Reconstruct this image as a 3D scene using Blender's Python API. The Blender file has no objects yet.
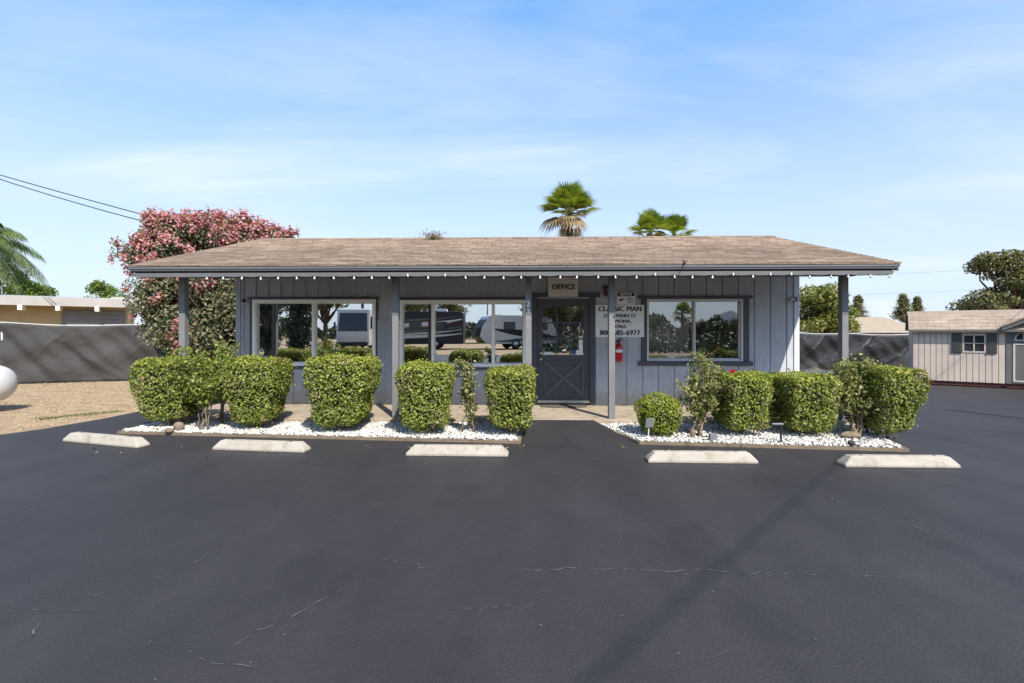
import bpy, math, random
import numpy as np
from mathutils import Vector, Matrix
random.seed(7)
RNG = np.random.default_rng(11)
R = math.radians
C = bpy.context.scene.collection
F, CX, HY, CH = 480.0, 512.0, 332.0, 1.5          # focal length in px, centre column, horizon row, eye height

# ------------------------------------------------------------------ frames
TH = R(1.6)
BO = Vector((0, 9.23, 0))
EX = Vector((math.cos(TH), -math.sin(TH), 0))
EY = Vector((math.sin(TH), math.cos(TH), 0))
def b2w(p): return BO + EX*p[0] + EY*p[1] + Vector((0, 0, p[2]))
def wall(px, py=HY, ly=0.0):
    d = Vector(((px-CX)/F, 1, -(py-HY)/F))
    t = (ly + BO.dot(EY)) / d.dot(EY)
    p = d*t - BO
    return p.dot(EX), CH + t*d.z
def wx(px, ly=0.0): return wall(px, HY, ly)[0]
def at(px, D, py=None, z=0.0):
    return Vector(((px-CX)/F*D, D, z if py is None else CH-(py-HY)/F*D))
def gnd(px, py, z=0.0):
    return at(px, F*(CH-z)/(py-HY), None, z)
def mirror(p):
    p = Vector(p); return p - EY*(2*(p-BO).dot(EY))

# ------------------------------------------------------------------ materials
KEEP = {'white vinyl': 1.06, 'grey blue siding': .92, 'grey blue panel': .92, 'slate trim': .85, 'slate door': .85, 'lightened slate moulding': .95, 'white sign board': 1.12, 'cream sign board': 1.2, 'dry dirt': .78, 'hedge leaves': .76, 'new hedge growth': .74, 'boxwood leaves': .74, 'wheel stop concrete': .76, 'porch concrete': .72, 'brown shingles': .72, 'straw': .76, 'pale coach paint': 1,
        'aluminium frame': .95, 'white bulb': .7, 'red enamel': .9, 'interior paint': 1, 'pale blind': 1, 'grey brown curtain': 1, 'black lettering': 1, 'rusty brown metal': .9, 'brushed metal': 1, 'pale corner trim': .95, 'asphalt': .66, 'beige shed paint': .70}
CUR = ['']
def nt(name):
    CUR[0] = name
    m = bpy.data.materials.new(name); m.use_nodes = True
    n = m.node_tree; return m, n, n.nodes['Principled BSDF']
def N(n, typ, **kw):
    x = n.nodes.new(typ)
    for k, v in kw.items(): setattr(x, k, v)
    return x
def ramp(n, pts, src):
    r = N(n, 'ShaderNodeValToRGB')
    e = r.color_ramp.elements
    while len(e) < len(pts): e.new(.5)
    for q, (p, c) in zip(e, pts):
        q.position = p; q.color = (*c, 1)
    n.links.new(src, r.inputs[0]); return r.outputs[0]
def coord(n, scale=(1, 1, 1)):
    tc = N(n, 'ShaderNodeTexCoord'); mp = N(n, 'ShaderNodeMapping')
    mp.inputs['Scale'].default_value = scale
    n.links.new(tc.outputs['Object'], mp.inputs[0]); return mp.outputs[0]
def noise(n, vec, scale, detail=4, rough=.55):
    x = N(n, 'ShaderNodeTexNoise'); x.inputs['Scale'].default_value = scale
    x.inputs['Detail'].default_value = detail; x.inputs['Roughness'].default_value = rough
    n.links.new(vec, x.inputs['Vector']); return x.outputs['Fac']
def mixc(n, a, b, fac, mode='MIX'):
    x = N(n, 'ShaderNodeMix', data_type='RGBA', blend_type=mode)
    for s, v in ((x.inputs[0], fac), (x.inputs[6], a), (x.inputs[7], b)):
        if hasattr(v, 'is_output'): n.links.new(v, s)
        elif isinstance(v, (int, float)): s.default_value = v
        else: s.default_value = (*v, 1)
    return x.outputs[2]
def bump(n, bs, h, strength=.3, dist=.01):
    b = N(n, 'ShaderNodeBump'); b.inputs['Strength'].default_value = strength; b.inputs['Distance'].default_value = dist
    n.links.new(h, b.inputs['Height']); n.links.new(b.outputs[0], bs.inputs['Normal'])
def scaled(n, c):
    k = KEEP.get(CUR[0], .66)
    return mixc(n, c, (k, k, k), 1, 'MULTIPLY')
def setc(n, bs, c):
    if hasattr(c, 'is_output'): c = scaled(n, c)
    if hasattr(c, 'is_output'): n.links.new(c, bs.inputs['Base Color'])
    else: bs.inputs['Base Color'].default_value = (*c, 1)
def sc(c, k): return tuple(min(1, x*k) for x in c)

def plain(name, c, rough=.6, var=.12, scale=6, metal=0, bs_=.15, spec=.5, stretch=(1, 1, 1)):
    m, n, b = nt(name); v = coord(n, stretch)
    f = noise(n, v, scale)
    setc(n, b, ramp(n, [(.3, sc(c, 1-var)), (.7, sc(c, 1+var))], f))
    b.inputs['Roughness'].default_value = rough; b.inputs['Metallic'].default_value = metal
    b.inputs['Specular IOR Level'].default_value = spec
    if bs_: bump(n, b, noise(n, v, scale*12), bs_, .004)
    return m
def wood_paint(name, c, rough=.65, var=.1):
    m, n, b = nt(name)
    v = coord(n, (14, 14, 1.2)); v2 = coord(n)
    f = noise(n, v, 5); g = noise(n, v2, 1.7)
    c1 = ramp(n, [(.3, sc(c, 1-var)), (.7, sc(c, 1+var))], f)
    c2 = ramp(n, [(.35, (.86, .86, .86)), (.65, (1, 1, 1))], g)
    setc(n, b, mixc(n, c1, c2, 1, 'MULTIPLY'))
    b.inputs['Roughness'].default_value = rough
    bump(n, b, f, .25, .004); return m
def siding(name, c):
    m, n, b = nt(name); v = coord(n, (14, 14, 1.2)); v2 = coord(n)
    f = noise(n, v, 5)
    k = ramp(n, [(.3, sc(c, .9)), (.7, sc(c, 1.1))], f)
    k = mixc(n, k, ramp(n, [(.3, (.82, .81, .80)), (.62, (1, 1, 1))], noise(n, v2, 1.3, 6, .65)), 1, 'MULTIPLY')
    k = mixc(n, k, ramp(n, [(.28, (.74, .72, .70)), (.42, (1, 1, 1))], noise(n, coord(n, (9, 9, .9)), 1.4, 5, .7)), 1, 'MULTIPLY')
    sp = N(n, 'ShaderNodeSeparateXYZ'); n.links.new(v2, sp.inputs[0])
    ad = N(n, 'ShaderNodeMath', operation='MULTIPLY_ADD'); n.links.new(noise(n, v2, 6, 5, .7), ad.inputs[0]); ad.inputs[1].default_value = -.55; n.links.new(sp.outputs[2], ad.inputs[2])
    k = mixc(n, k, (.36, .31, .25), ramp(n, [(0, (.6, .6, .6)), (.12, (0, 0, 0))], ad.outputs[0]))
    setc(n, b, k); b.inputs['Roughness'].default_value = .7; bump(n, b, f, .3, .005); return m
def leaf(name, cols, rough=.5, trans=.3):
    m, n, b = nt(name)
    g = N(n, 'ShaderNodeNewGeometry')
    k = len(cols)
    c = ramp(n, [(i/(k-1), q) for i, q in enumerate(cols)], g.outputs['Random Per Island'])
    c = scaled(n, c); n.links.new(c, b.inputs['Base Color']); b.inputs['Roughness'].default_value = rough
    b.inputs['Specular IOR Level'].default_value = .35
    t = N(n, 'ShaderNodeBsdfTranslucent'); n.links.new(mixc(n, c, (1.0, 1.0, .45), 1, 'MULTIPLY'), t.inputs[0])
    mx = N(n, 'ShaderNodeMixShader'); mx.inputs[0].default_value = trans
    n.links.new(b.outputs[0], mx.inputs[1]); n.links.new(t.outputs[0], mx.inputs[2])
    n.links.new(mx.outputs[0], n.nodes['Material Output'].inputs[0]); return m
def glass(name, refl, tint=(.75, .8, .8)):
    m, n, b = nt(name); n.nodes.remove(b)
    g = N(n, 'ShaderNodeBsdfGlossy'); g.inputs['Roughness'].default_value = .004
    g.inputs['Color'].default_value = (.96, .98, 1, 1)
    v = coord(n); bm = N(n, 'ShaderNodeBump'); bm.inputs['Strength'].default_value = .05; bm.inputs['Distance'].default_value = .01
    n.links.new(noise(n, v, 1.1, 1), bm.inputs['Height']); n.links.new(bm.outputs[0], g.inputs['Normal'])
    t = N(n, 'ShaderNodeBsdfTransparent'); t.inputs['Color'].default_value = (*tint, 1)
    mx = N(n, 'ShaderNodeMixShader'); mx.inputs[0].default_value = refl
    n.links.new(t.outputs[0], mx.inputs[1]); n.links.new(g.outputs[0], mx.inputs[2])
    n.links.new(mx.outputs[0], n.nodes['Material Output'].inputs[0]); return m

M = {}
def asphalt():
    m, n, b = nt('asphalt'); v = coord(n)
    big = noise(n, v, .35, 5, .6); mid = noise(n, coord(n, (1, .35, 1)), 2.2, 4); fine = noise(n, v, 190, 3, .7)
    c = ramp(n, [(.3, (.050, .0455, .047)), (.7, (.066, .0605, .0625))], big)
    c = mixc(n, c, ramp(n, [(.35, (.86, .86, .87)), (.7, (1.08, 1.08, 1.08))], mid), 1, 'MULTIPLY')
    c = mixc(n, c, ramp(n, [(.35, (.72, .72, .72)), (.6, (1, 1, 1)), (.75, (1.3, 1.3, 1.28))], fine), 1, 'MULTIPLY')
    vo = N(n, 'ShaderNodeTexNoise'); vo.inputs['Scale'].default_value = 13; vo.inputs['Detail'].default_value = 6
    n.links.new(v, vo.inputs['Vector'])
    c = mixc(n, c, ramp(n, [(.36, (.80, .80, .80)), (.44, (1, 1, 1)), (.60, (1, 1, 1)), (.70, (1.16, 1.15, 1.14))], noise(n, coord(n, (1, .55, 1)), .9, 7, .62)), 1, 'MULTIPLY')
    c = mixc(n, c, (.12, .118, .115), ramp(n, [(.72, (0, 0, 0)), (.80, (.6, .6, .6))], vo.outputs['Fac']))
    setc(n, b, c)
    b.inputs['Roughness'].default_value = .62; b.inputs['Specular IOR Level'].default_value = .35
    ad = N(n, 'ShaderNodeMath', operation='ADD'); n.links.new(noise(n, v, 62, 5, .7), ad.inputs[0])
    m2 = N(n, 'ShaderNodeMath', operation='MULTIPLY'); n.links.new(noise(n, v, 3, 3), m2.inputs[0]); m2.inputs[1].default_value = 2
    n.links.new(m2.outputs[0], ad.inputs[1])
    bump(n, b, ad.outputs[0], .85, .009); return m
M['asphalt'] = asphalt()
def dirt():
    m, n, b = nt('dry dirt'); v = coord(n)
    c = ramp(n, [(.25, (.34, .235, .14)), (.5, (.50, .375, .24)), (.75, (.62, .49, .33))], noise(n, v, 3.0, 8, .7))
    c = mixc(n, c, ramp(n, [(.3, (.65, .6, .55)), (.6, (1, 1, 1))], noise(n, v, 28, 4, .7)), 1, 'MULTIPLY')
    c = mixc(n, c, (.22, .22, .09), ramp(n, [(.6, (0, 0, 0)), (.8, (.5, .5, .5))], noise(n, v, .5, 4)))
    setc(n, b, c); b.inputs['Roughness'].default_value = .95; b.inputs['Specular IOR Level'].default_value = .1
    bump(n, b, noise(n, v, 30, 6, .7), .6, .03); return m
M['dirt'] = dirt()
def concrete(name, c, var=.18):
    m, n, b = nt(name); v = coord(n)
    oi = N(n, 'ShaderNodeObjectInfo'); mu = N(n, 'ShaderNodeMath', operation='MULTIPLY'); n.links.new(oi.outputs['Random'], mu.inputs[0]); mu.inputs[1].default_value = 40
    va = N(n, 'ShaderNodeVectorMath', operation='ADD'); n.links.new(v, va.inputs[0]); n.links.new(mu.outputs[0], va.inputs[1]); v = va.outputs[0]
    k = ramp(n, [(.3, sc(c, 1-var)), (.7, sc(c, 1+var*.6))], noise(n, v, 3.5, 7, .65))
    k = mixc(n, k, ramp(n, [(.30, (.50, .44, .37)), (.40, (.85, .82, .78)), (.5, (1, 1, 1))], noise(n, v, 6, 6, .68)), 1, 'MULTIPLY')
    k = mixc(n, k, ramp(n, [(.3, (.8, .8, .8)), (.5, (1, 1, 1))], noise(n, v, 90, 2)), 1, 'MULTIPLY')
    setc(n, b, k); b.inputs['Roughness'].default_value = .9; b.inputs['Specular IOR Level'].default_value = .2
    bump(n, b, noise(n, v, 60, 5), .4, .006); return m
M['slab'] = concrete('porch concrete', (.50, .41, .31))
M['stop'] = concrete('wheel stop concrete', (.53, .475, .395), .14)
M['edging'] = concrete('edging', (.30, .225, .155))
M['siding'] = siding('grey blue siding', (.47, .485, .51))
M['siding2'] = siding('grey blue panel', (.42, .43, .45))
M['trimwhite'] = wood_paint('pale corner trim', (.62, .64, .68))
M['post'] = wood_paint('post paint', (.275, .27, .265))
M['fascia'] = wood_paint('fascia paint', (.185, .182, .18))
M['gutter'] = plain('gutter', (.035, .036, .04), .6)  # near-black colour paints in the shade under the upper fascia
M['darktrim'] = wood_paint('slate trim', (.085, .085, .096))
M['door'] = wood_paint('slate door', (.08, .078, .088), .5)
M['litmould'] = wood_paint('lightened slate moulding', (.103, .101, .112), .5)  # same door paint, lightened in place of light catching the moulding edges
M['white'] = plain('white vinyl', (.88, .83, .76), .4, .03, 3, bs_=0)
M['alu'] = plain('aluminium frame', (.60, .60, .60), .4, .05, 5, bs_=0)
M['metal'] = plain('brushed metal', (.55, .54, .52), .35, .05, 20, metal=.9, bs_=0)
M['black'] = plain('black rubber', (.02, .02, .021), .6, .1, 9)
M['wire'] = plain('cable black', (.03, .03, .032), .6, .1, 9, bs_=0)
M['glass'] = glass('window glass', .72)
M['glassdull'] = glass('screened glass', .30, (.8, .8, .78))
M['glassdoor'] = glass('door glass', .45)
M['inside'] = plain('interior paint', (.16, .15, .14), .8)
M['curtain'] = plain('grey brown curtain', (.12, .105, .09), .9, .2, 8, stretch=(1, 1, .1))
M['blind'] = plain('pale blind', (.42, .41, .40), .8, .1, 8)
def shingle(name, cols, ang_scale):
    m, n, b = nt(name); v = coord(n)
    br = N(n, 'ShaderNodeTexBrick'); br.offset = .5
    tc = N(n, 'ShaderNodeTexCoord'); mp = N(n, 'ShaderNodeMapping'); n.links.new(tc.outputs['UV'], mp.inputs[0])
    n.links.new(mp.outputs[0], br.inputs['Vector'])
    br.inputs['Scale'].default_value = 1; br.inputs['Brick Width'].default_value = .31; br.inputs['Row Height'].default_value = .142
    br.inputs['Mortar Size'].default_value = .011; br.inputs['Mortar Smooth'].default_value = .3; br.inputs['Bias'].default_value = 0
    br.inputs['Color1'].default_value = (*cols[0], 1); br.inputs['Color2'].default_value = (*cols[1], 1); br.inputs['Mortar'].default_value = (*cols[2], 1)
    nz = N(n, 'ShaderNodeTexNoise'); nz.inputs['Scale'].default_value = 1; nz.inputs['Detail'].default_value = 5
    mp2 = N(n, 'ShaderNodeMapping'); mp2.inputs['Scale'].default_value = (2.6, 9, 1); n.links.new(tc.outputs['UV'], mp2.inputs[0]); n.links.new(mp2.outputs[0], nz.inputs['Vector'])
    c = mixc(n, br.outputs['Color'], ramp(n, [(.32, (.76, .75, .75)), (.5, (.97, .97, .97)), (.72, (1.18, 1.16, 1.13))], nz.outputs['Fac']), 1, 'MULTIPLY')
    c = mixc(n, c, ramp(n, [(.3, (.85, .83, .82)), (.7, (1.08, 1.08, 1.08))], noise(n, v, .7, 4)), 1, 'MULTIPLY')
    setc(n, b, c); b.inputs['Roughness'].default_value = .95; b.inputs['Specular IOR Level'].default_value = .15
    bump(n, b, noise(n, v, 120, 3), .5, .006); return m
M['shingle'] = shingle('brown shingles', [(.31, .225, .165), (.51, .385, .285), (.15, .11, .08)], 1)
M['shedroof'] = shingle('tan shingles', [(.50, .40, .30), (.58, .47, .36), (.36, .28, .21)], 1)
M['tanroof'] = plain('tan roofing', (.47, .38, .26), .9, .1, 3)
M['hedge'] = leaf('hedge leaves', [(.08, .12, .015), (.20, .26, .025), (.35, .41, .05), (.52, .56, .14), (.25, .31, .035), (.46, .42, .20), (.14, .19, .025), (.40, .46, .08)], trans=.36)
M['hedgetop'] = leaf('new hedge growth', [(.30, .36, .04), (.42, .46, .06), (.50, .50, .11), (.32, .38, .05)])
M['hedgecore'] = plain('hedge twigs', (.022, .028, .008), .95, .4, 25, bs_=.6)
M['shrubleaf'] = leaf('light shrub leaves', [(.14, .22, .03), (.30, .37, .06), (.44, .47, .11), (.22, .28, .05)], trans=.3)
M['rose'] = leaf('rose leaves', [(.14, .18, .035), (.27, .32, .08), (.44, .45, .16), (.44, .35, .18)])
M['bright'] = leaf('lime leaves', [(.14, .24, .03), (.22, .34, .05), (.32, .42, .08), (.10, .18, .03)], trans=.4)
M['dryleaf'] = leaf('dry hedge leaves', [(.30, .22, .11), (.42, .33, .17), (.22, .17, .08), (.34, .34, .12)], trans=.15)
M['ball'] = leaf('boxwood leaves', [(.14, .19, .015), (.28, .35, .03), (.40, .45, .05), (.18, .23, .02)])
M['crape'] = leaf('crape myrtle leaves', [(.05, .065, .025), (.11, .13, .055), (.22, .23, .11), (.36, .33, .20), (.16, .15, .07)], trans=.15)
M['blossom'] = leaf('crape myrtle blossom', [(.55, .10, .15), (.74, .20, .26), (.85, .42, .45), (.48, .25, .11), (.75, .32, .35), (.9, .6, .6), (.34, .29, .10)], trans=.3)
M['redflower'] = leaf('red rose petals', [(.5, .01, .02), (.6, .03, .05)], trans=.15)
M['palm'] = leaf('fan palm leaf', [(.16, .24, .03), (.30, .40, .05), (.46, .54, .10)], trans=.4)
M['palmdead'] = leaf('dead palm leaf', [(.20, .12, .06), (.32, .21, .11), (.42, .31, .18), (.28, .24, .08)], trans=.2)
M['queen'] = leaf('feather palm leaf', [(.10, .17, .05), (.17, .26, .07), (.26, .34, .10)], trans=.35)
M['oak'] = leaf('oak leaves', [(.08, .095, .03), (.14, .155, .05), (.24, .235, .08), (.34, .29, .12)], trans=.2)
M['green'] = leaf('garden tree leaves', [(.14, .18, .03), (.25, .29, .05), (.40, .40, .10), (.30, .27, .08)], trans=.35)
M['conifer'] = leaf('dark mirrored leaves', [(.03, .05, .02), (.06, .09, .03), (.10, .13, .05)], trans=.1)
M['bark'] = plain('bark', (.16, .115, .08), .95, .3, 9, bs_=.8, stretch=(3, 3, .6))
M['twig'] = plain('twig bark', (.27, .20, .13), .9, .3, 20)
M['straw'] = leaf('straw', [(.42, .31, .17), (.58, .45, .27), (.68, .56, .36), (.34, .25, .13)], rough=.8, trans=.1)
M['weed'] = leaf('weed', [(.16, .22, .05), (.24, .28, .09), (.3, .3, .12)], trans=.2)
M['stone'] = leaf('white pebbles', [(.60, .56, .50), (.80, .76, .70), (.92, .89, .84), (.70, .64, .56)], rough=.8, trans=0)
M['gravelbase'] = plain('white gravel bed', (.40, .36, .31), .95, .35, 40, bs_=.8)
M['rock'] = plain('brown rock', (.30, .22, .15), .9, .35, 14, bs_=.8)
M['darkrock'] = plain('dark rock', (.08, .078, .08), .9, .3, 14, bs_=.6)
def fabric(name, c, rough, weave=24):
    m, n, b = nt(name); v = coord(n)
    f = noise(n, v, .9, 6, .6)
    k = ramp(n, [(.3, sc(c, .72)), (.7, sc(c, 1.25))], f)
    setc(n, b, k); b.inputs['Roughness'].default_value = rough
    w = N(n, 'ShaderNodeTexWave', wave_type='BANDS', bands_direction='DIAGONAL'); w.inputs['Scale'].default_value = weave*1.6
    w.inputs['Distortion'].default_value = .6; n.links.new(v, w.inputs['Vector'])
    ad = N(n, 'ShaderNodeMath', operation='ADD'); n.links.new(w.outputs['Fac'], ad.inputs[0])
    m2 = N(n, 'ShaderNodeMath', operation='MULTIPLY'); m2.inputs[1].default_value = 1.2; n.links.new(noise(n, v, 1.1, 4), m2.inputs[0])
    n.links.new(m2.outputs[0], ad.inputs[1]); bump(n, b, ad.outputs[0], .3, .012); return m
M['screen'] = fabric('grey brown screen fabric', (.062, .057, .054), .75)
M['blackscreen'] = fabric('black screen fabric', (.030, .029, .029), .5)
M['cloth'] = plain('black tarp cloth', (.012, .012, .012), .85, .3, 3)
M['tarp'] = fabric('grey tarp', (.10, .10, .10), .6)
M['tank'] = plain('white tank paint', (.80, .79, .77), .35, .04, 2, bs_=.05)
M['red'] = plain('red enamel', (.55, .012, .018), .3, .05, 5, bs_=0)
M['cream'] = plain('cream sign board', (.56, .50, .43), .6, .05, 6, bs_=0)
M['signwhite'] = plain('white sign board', (.72, .72, .71), .55, .03, 6, bs_=0)
M['ink'] = plain('black lettering', (.012, .012, .014), .6, 0, 5, bs_=0)
M['blue'] = plain('blue sticker', (.03, .12, .33), .5, .05, 5, bs_=0)
M['rust'] = plain('rusty brown metal', (.075, .038, .026), .8, .4, 14)
M['bulb'] = plain('white bulb', (.85, .83, .78), .25, 0, 5, bs_=0)
M['mat'] = plain('brown grey door mat', (.13, .11, .095), .95, .3, 40, bs_=.8)
M['greybox'] = plain('weathered grey plastic', (.23, .235, .23), .7, .15, 12)
M['shed'] = wood_paint('beige shed paint', (.82, .67, .54), .7, .05)
M['shedtrim'] = wood_paint('taupe shed trim', (.19, .18, .165), .7)
M['shutter'] = wood_paint('olive grey shutter', (.085, .088, .075), .6)
M['shedgroove'] = plain('shed groove', (.30, .265, .235), .8, .1, 9)
M['redwood'] = plain('red timber skid', (.17, .05, .035), .85, .25, 9)
M['yellowwall'] = plain('yellow stucco', (.62, .46, .24), .9, .08, 5)
M['greydoor'] = wood_paint('grey garage boards', (.27, .25, .24))
M['lightfascia'] = wood_paint('weathered pale fascia', (.56, .52, .47))
M['brown'] = wood_paint('tan wall', (.36, .25, .18))
M['rvbody'] = plain('pale coach paint', (.62, .58, .52), .3, .03, 1, bs_=0)
M['rvblack'] = plain('black coach paint', (.012, .012, .014), .5, 0, 1, bs_=0)
M['rvmaroon'] = plain('maroon coach paint', (.22, .03, .03), .25, 0, 1, bs_=0)
M['rvtan'] = plain('brown coach paint', (.16, .125, .10), .3, 0, 1, bs_=0)
M['rvglass'] = plain('coach glass', (.03, .045, .05), .08, .1, 1, bs_=0)
M['hill'] = plain('hazy scrub hill', (.16, .20, .27), .95, .15, .01, bs_=0)  # blue-grey base colour carries the distance haze
M['wood'] = plain('utility pole timber', (.13, .10, .075), .95, .25, 9, stretch=(4, 4, .4))
M['crackdark'] = plain('open crack', (.037, .035, .036), .95, .3, 30)
M['crack'] = plain('crack filler', (.14, .136, .134), .9, .3, 30)

# ------------------------------------------------------------------ building blocks
ORG = {}
def tag(o, label=None, cat=None, group=None, kind=None):
    if label: o['label'] = label
    if cat: o['category'] = cat
    if group: o['group'] = group
    if kind: o['kind'] = kind
    return o
def thing(name, label, cat, origin=(0, 0, 0), group=None, bframe=False):
    o = bpy.data.objects.new(name, None); C.objects.link(o)
    o.empty_display_size = .2
    o.location = b2w(origin) if bframe else Vector(origin)
    if bframe: o.rotation_euler = (0, 0, -TH)
    ORG[o.name] = Vector(origin)
    return tag(o, label, cat, group)
def root_of(o):
    while o.parent: o = o.parent
    return o
def attach(o, parent):
    C.objects.link(o)
    if parent: o.parent = parent
    return o
class MB:
    def __init__(s): s.v, s.f, s.m, s.uv = [], [], [], None
    def add(s, vs, fs, mi=0):
        k = len(s.v); s.v += [tuple(p) for p in vs]
        for f in fs: s.f.append(tuple(i+k for i in f)); s.m.append(mi)
        return s
    def box(s, x0, x1, y0, y1, z0, z1, mi=0):
        vs = [(x, y, z) for z in (z0, z1) for y in (y0, y1) for x in (x0, x1)]
        return s.add(vs, [(0, 2, 3, 1), (4, 5, 7, 6), (0, 1, 5, 4), (2, 6, 7, 3), (0, 4, 6, 2), (1, 3, 7, 5)], mi)
    def prism(s, poly, a0, a1, axis='y', mi=0):
        n = len(poly)
        def P(u, w, a): return (u, a, w) if axis == 'y' else ((a, u, w) if axis == 'x' else (u, w, a))
        vs = [P(u, w, a0) for u, w in poly]+[P(u, w, a1) for u, w in poly]
        fs = [tuple(range(n)), tuple(range(2*n-1, n-1, -1))]+[(i, (i+1) % n, (i+1) % n+n, i+n)[::-1] for i in range(n)]
        return s.add(vs, fs, mi)
    def tube(s, pts, r, n=6, mi=0, cap=True):
        pts = [Vector(p) for p in pts]
        rs = r if isinstance(r, (list, tuple)) else [r]*len(pts)
        k = len(s.v); up = Vector((.13, .21, .97)).normalized()
        for i, p in enumerate(pts):
            d = (pts[min(i+1, len(pts)-1)]-pts[max(i-1, 0)]).normalized()
            a = d.cross(up if abs(d.dot(up)) < .95 else Vector((1, 0, 0))).normalized(); b = d.cross(a)
            for j in range(n):
                t = 2*math.pi*j/n; s.v.append(tuple(p+(a*math.cos(t)+b*math.sin(t))*rs[i]))
        for i in range(len(pts)-1):
            for j in range(n):
                s.f.append((k+i*n+j, k+i*n+(j+1) % n, k+(i+1)*n+(j+1) % n, k+(i+1)*n+j)); s.m.append(mi)
        if cap:
            s.f.append(tuple(k+j for j in range(n))[::-1]); s.m.append(mi)
            s.f.append(tuple(k+(len(pts)-1)*n+j for j in range(n))); s.m.append(mi)
        return s
    def lathe(s, prof, c=(0, 0, 0), axis='z', n=20, mi=0):
        c = Vector(c); k = len(s.v)
        for r, h in prof:
            for j in range(n):
                t = 2*math.pi*j/n; u, w = r*math.cos(t), r*math.sin(t)
                s.v.append(tuple(c+Vector({'z': (u, w, h), 'x': (h, u, w), 'y': (u, h, w)}[axis])))
        for i in range(len(prof)-1):
            for j in range(n):
                s.f.append((k+i*n+j, k+i*n+(j+1) % n, k+(i+1)*n+(j+1) % n, k+(i+1)*n+j)); s.m.append(mi)
        return s
    def build(s, name, mats, parent=None, smooth=False, bevel=0, world=False):
        me = bpy.data.meshes.new(name)
        o0 = ORG[root_of(parent).name] if parent else Vector((0, 0, 0))
        me.from_pydata([tuple(Vector(p)-o0) for p in s.v], [], s.f)
        mats = mats if isinstance(mats, (list, tuple)) else [mats]
        for q in mats: me.materials.append(M[q])
        me.polygons.foreach_set('material_index', s.m)
        if smooth: me.polygons.foreach_set('use_smooth', [True]*len(s.f))
        me.validate(); me.update()
        o = attach(bpy.data.objects.new(name, me), parent)
        if bevel:
            b = o.modifiers.new('bevel', 'BEVEL'); b.width = bevel; b.segments = 2; b.limit_method = 'ANGLE'
        return o
def struct(name, mb, mats, **k):
    o = mb.build(name, mats, **k); return tag(o, kind='structure')
def centre(o):
    """top-level single mesh: put the object's origin at its base"""
    me = o.data; vs = np.empty(len(me.vertices)*3); me.vertices.foreach_get('co', vs); vs = vs.reshape(-1, 3)
    c = (vs.min(0)+vs.max(0))/2; c[2] = vs[:, 2].min()
    me.vertices.foreach_set('co', (vs-c).ravel()); me.update(); o.location = Vector(c); return o
def np_mesh(name, V, Q, mats, parent, mi=None):
    me = bpy.data.meshes.new(name)
    o0 = ORG[root_of(parent).name] if parent else Vector((0, 0, 0))
    V = V-np.array(o0); k = Q.shape[1]
    me.vertices.add(len(V)); me.vertices.foreach_set('co', V.astype(np.float32).ravel())
    me.loops.add(Q.size); me.loops.foreach_set('vertex_index', Q.astype(np.int32).ravel())
    me.polygons.add(len(Q)); me.polygons.foreach_set('loop_start', np.arange(0, Q.size, k, dtype=np.int32))
    for q in mats: me.materials.append(M[q])
    if mi is not None: me.polygons.foreach_set('material_index', mi.astype(np.int32))
    me.update(calc_edges=True); me.validate()
    return attach(bpy.data.objects.new(name, me), parent)
def unit(a): return a/np.maximum(np.linalg.norm(a, axis=1, keepdims=True), 1e-9)
def leaves(name, P, Nn, size, mats, parent, aspect=.55, rnd=.8, mi=None, up=.25, along=None):
    n = len(P)
    nn = unit(Nn*.8+np.array([0, 0, up])+RNG.normal(size=(n, 3))*rnd*.6)
    d = RNG.normal(size=(n, 3)) if along is None else along+RNG.normal(size=(n, 3))*.25
    d = unit(d-nn*(d*nn).sum(1, keepdims=True)); s_ = np.cross(nn, d)
    L = (size*RNG.uniform(.65, 1.25, n))[:, None]; W = L*aspect
    V = np.stack([P-d*L*.5, P+s_*W*.5+nn*L*.08, P+d*L*.5-nn*L*.06, P-s_*W*.5+nn*L*.08], 1).reshape(-1, 3)
    return np_mesh(name, V, np.arange(4*n).reshape(-1, 4), mats, parent, mi)
def copy_tree(o, parent=None):
    c = o.copy(); C.objects.link(c); c.parent = parent
    for ch in list(o.children): copy_tree(ch, c)
    return c
def grid_panels(mb, x0, x1, z0, z1, holes, y0, y1, mi=0):
    xs = sorted({x0, x1, *[h[i] for h in holes for i in (0, 1) if x0 < h[i] < x1]})
    for a, b in zip(xs, xs[1:]):
        m_ = (a+b)/2; cuts = sorted((max(h[2], z0), min(h[3], z1)) for h in holes if h[0] < m_ < h[1] and h[3] > z0 and h[2] < z1)
        z = z0
        for c0, c1 in cuts:
            if c0-z > 1e-4: mb.box(a, b, y0, y1, z, c0, mi)
            z = max(z, c1)
        if z1-z > 1e-4: mb.box(a, b, y0, y1, z, z1, mi)
    return mb
_font_cache = {}
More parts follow.
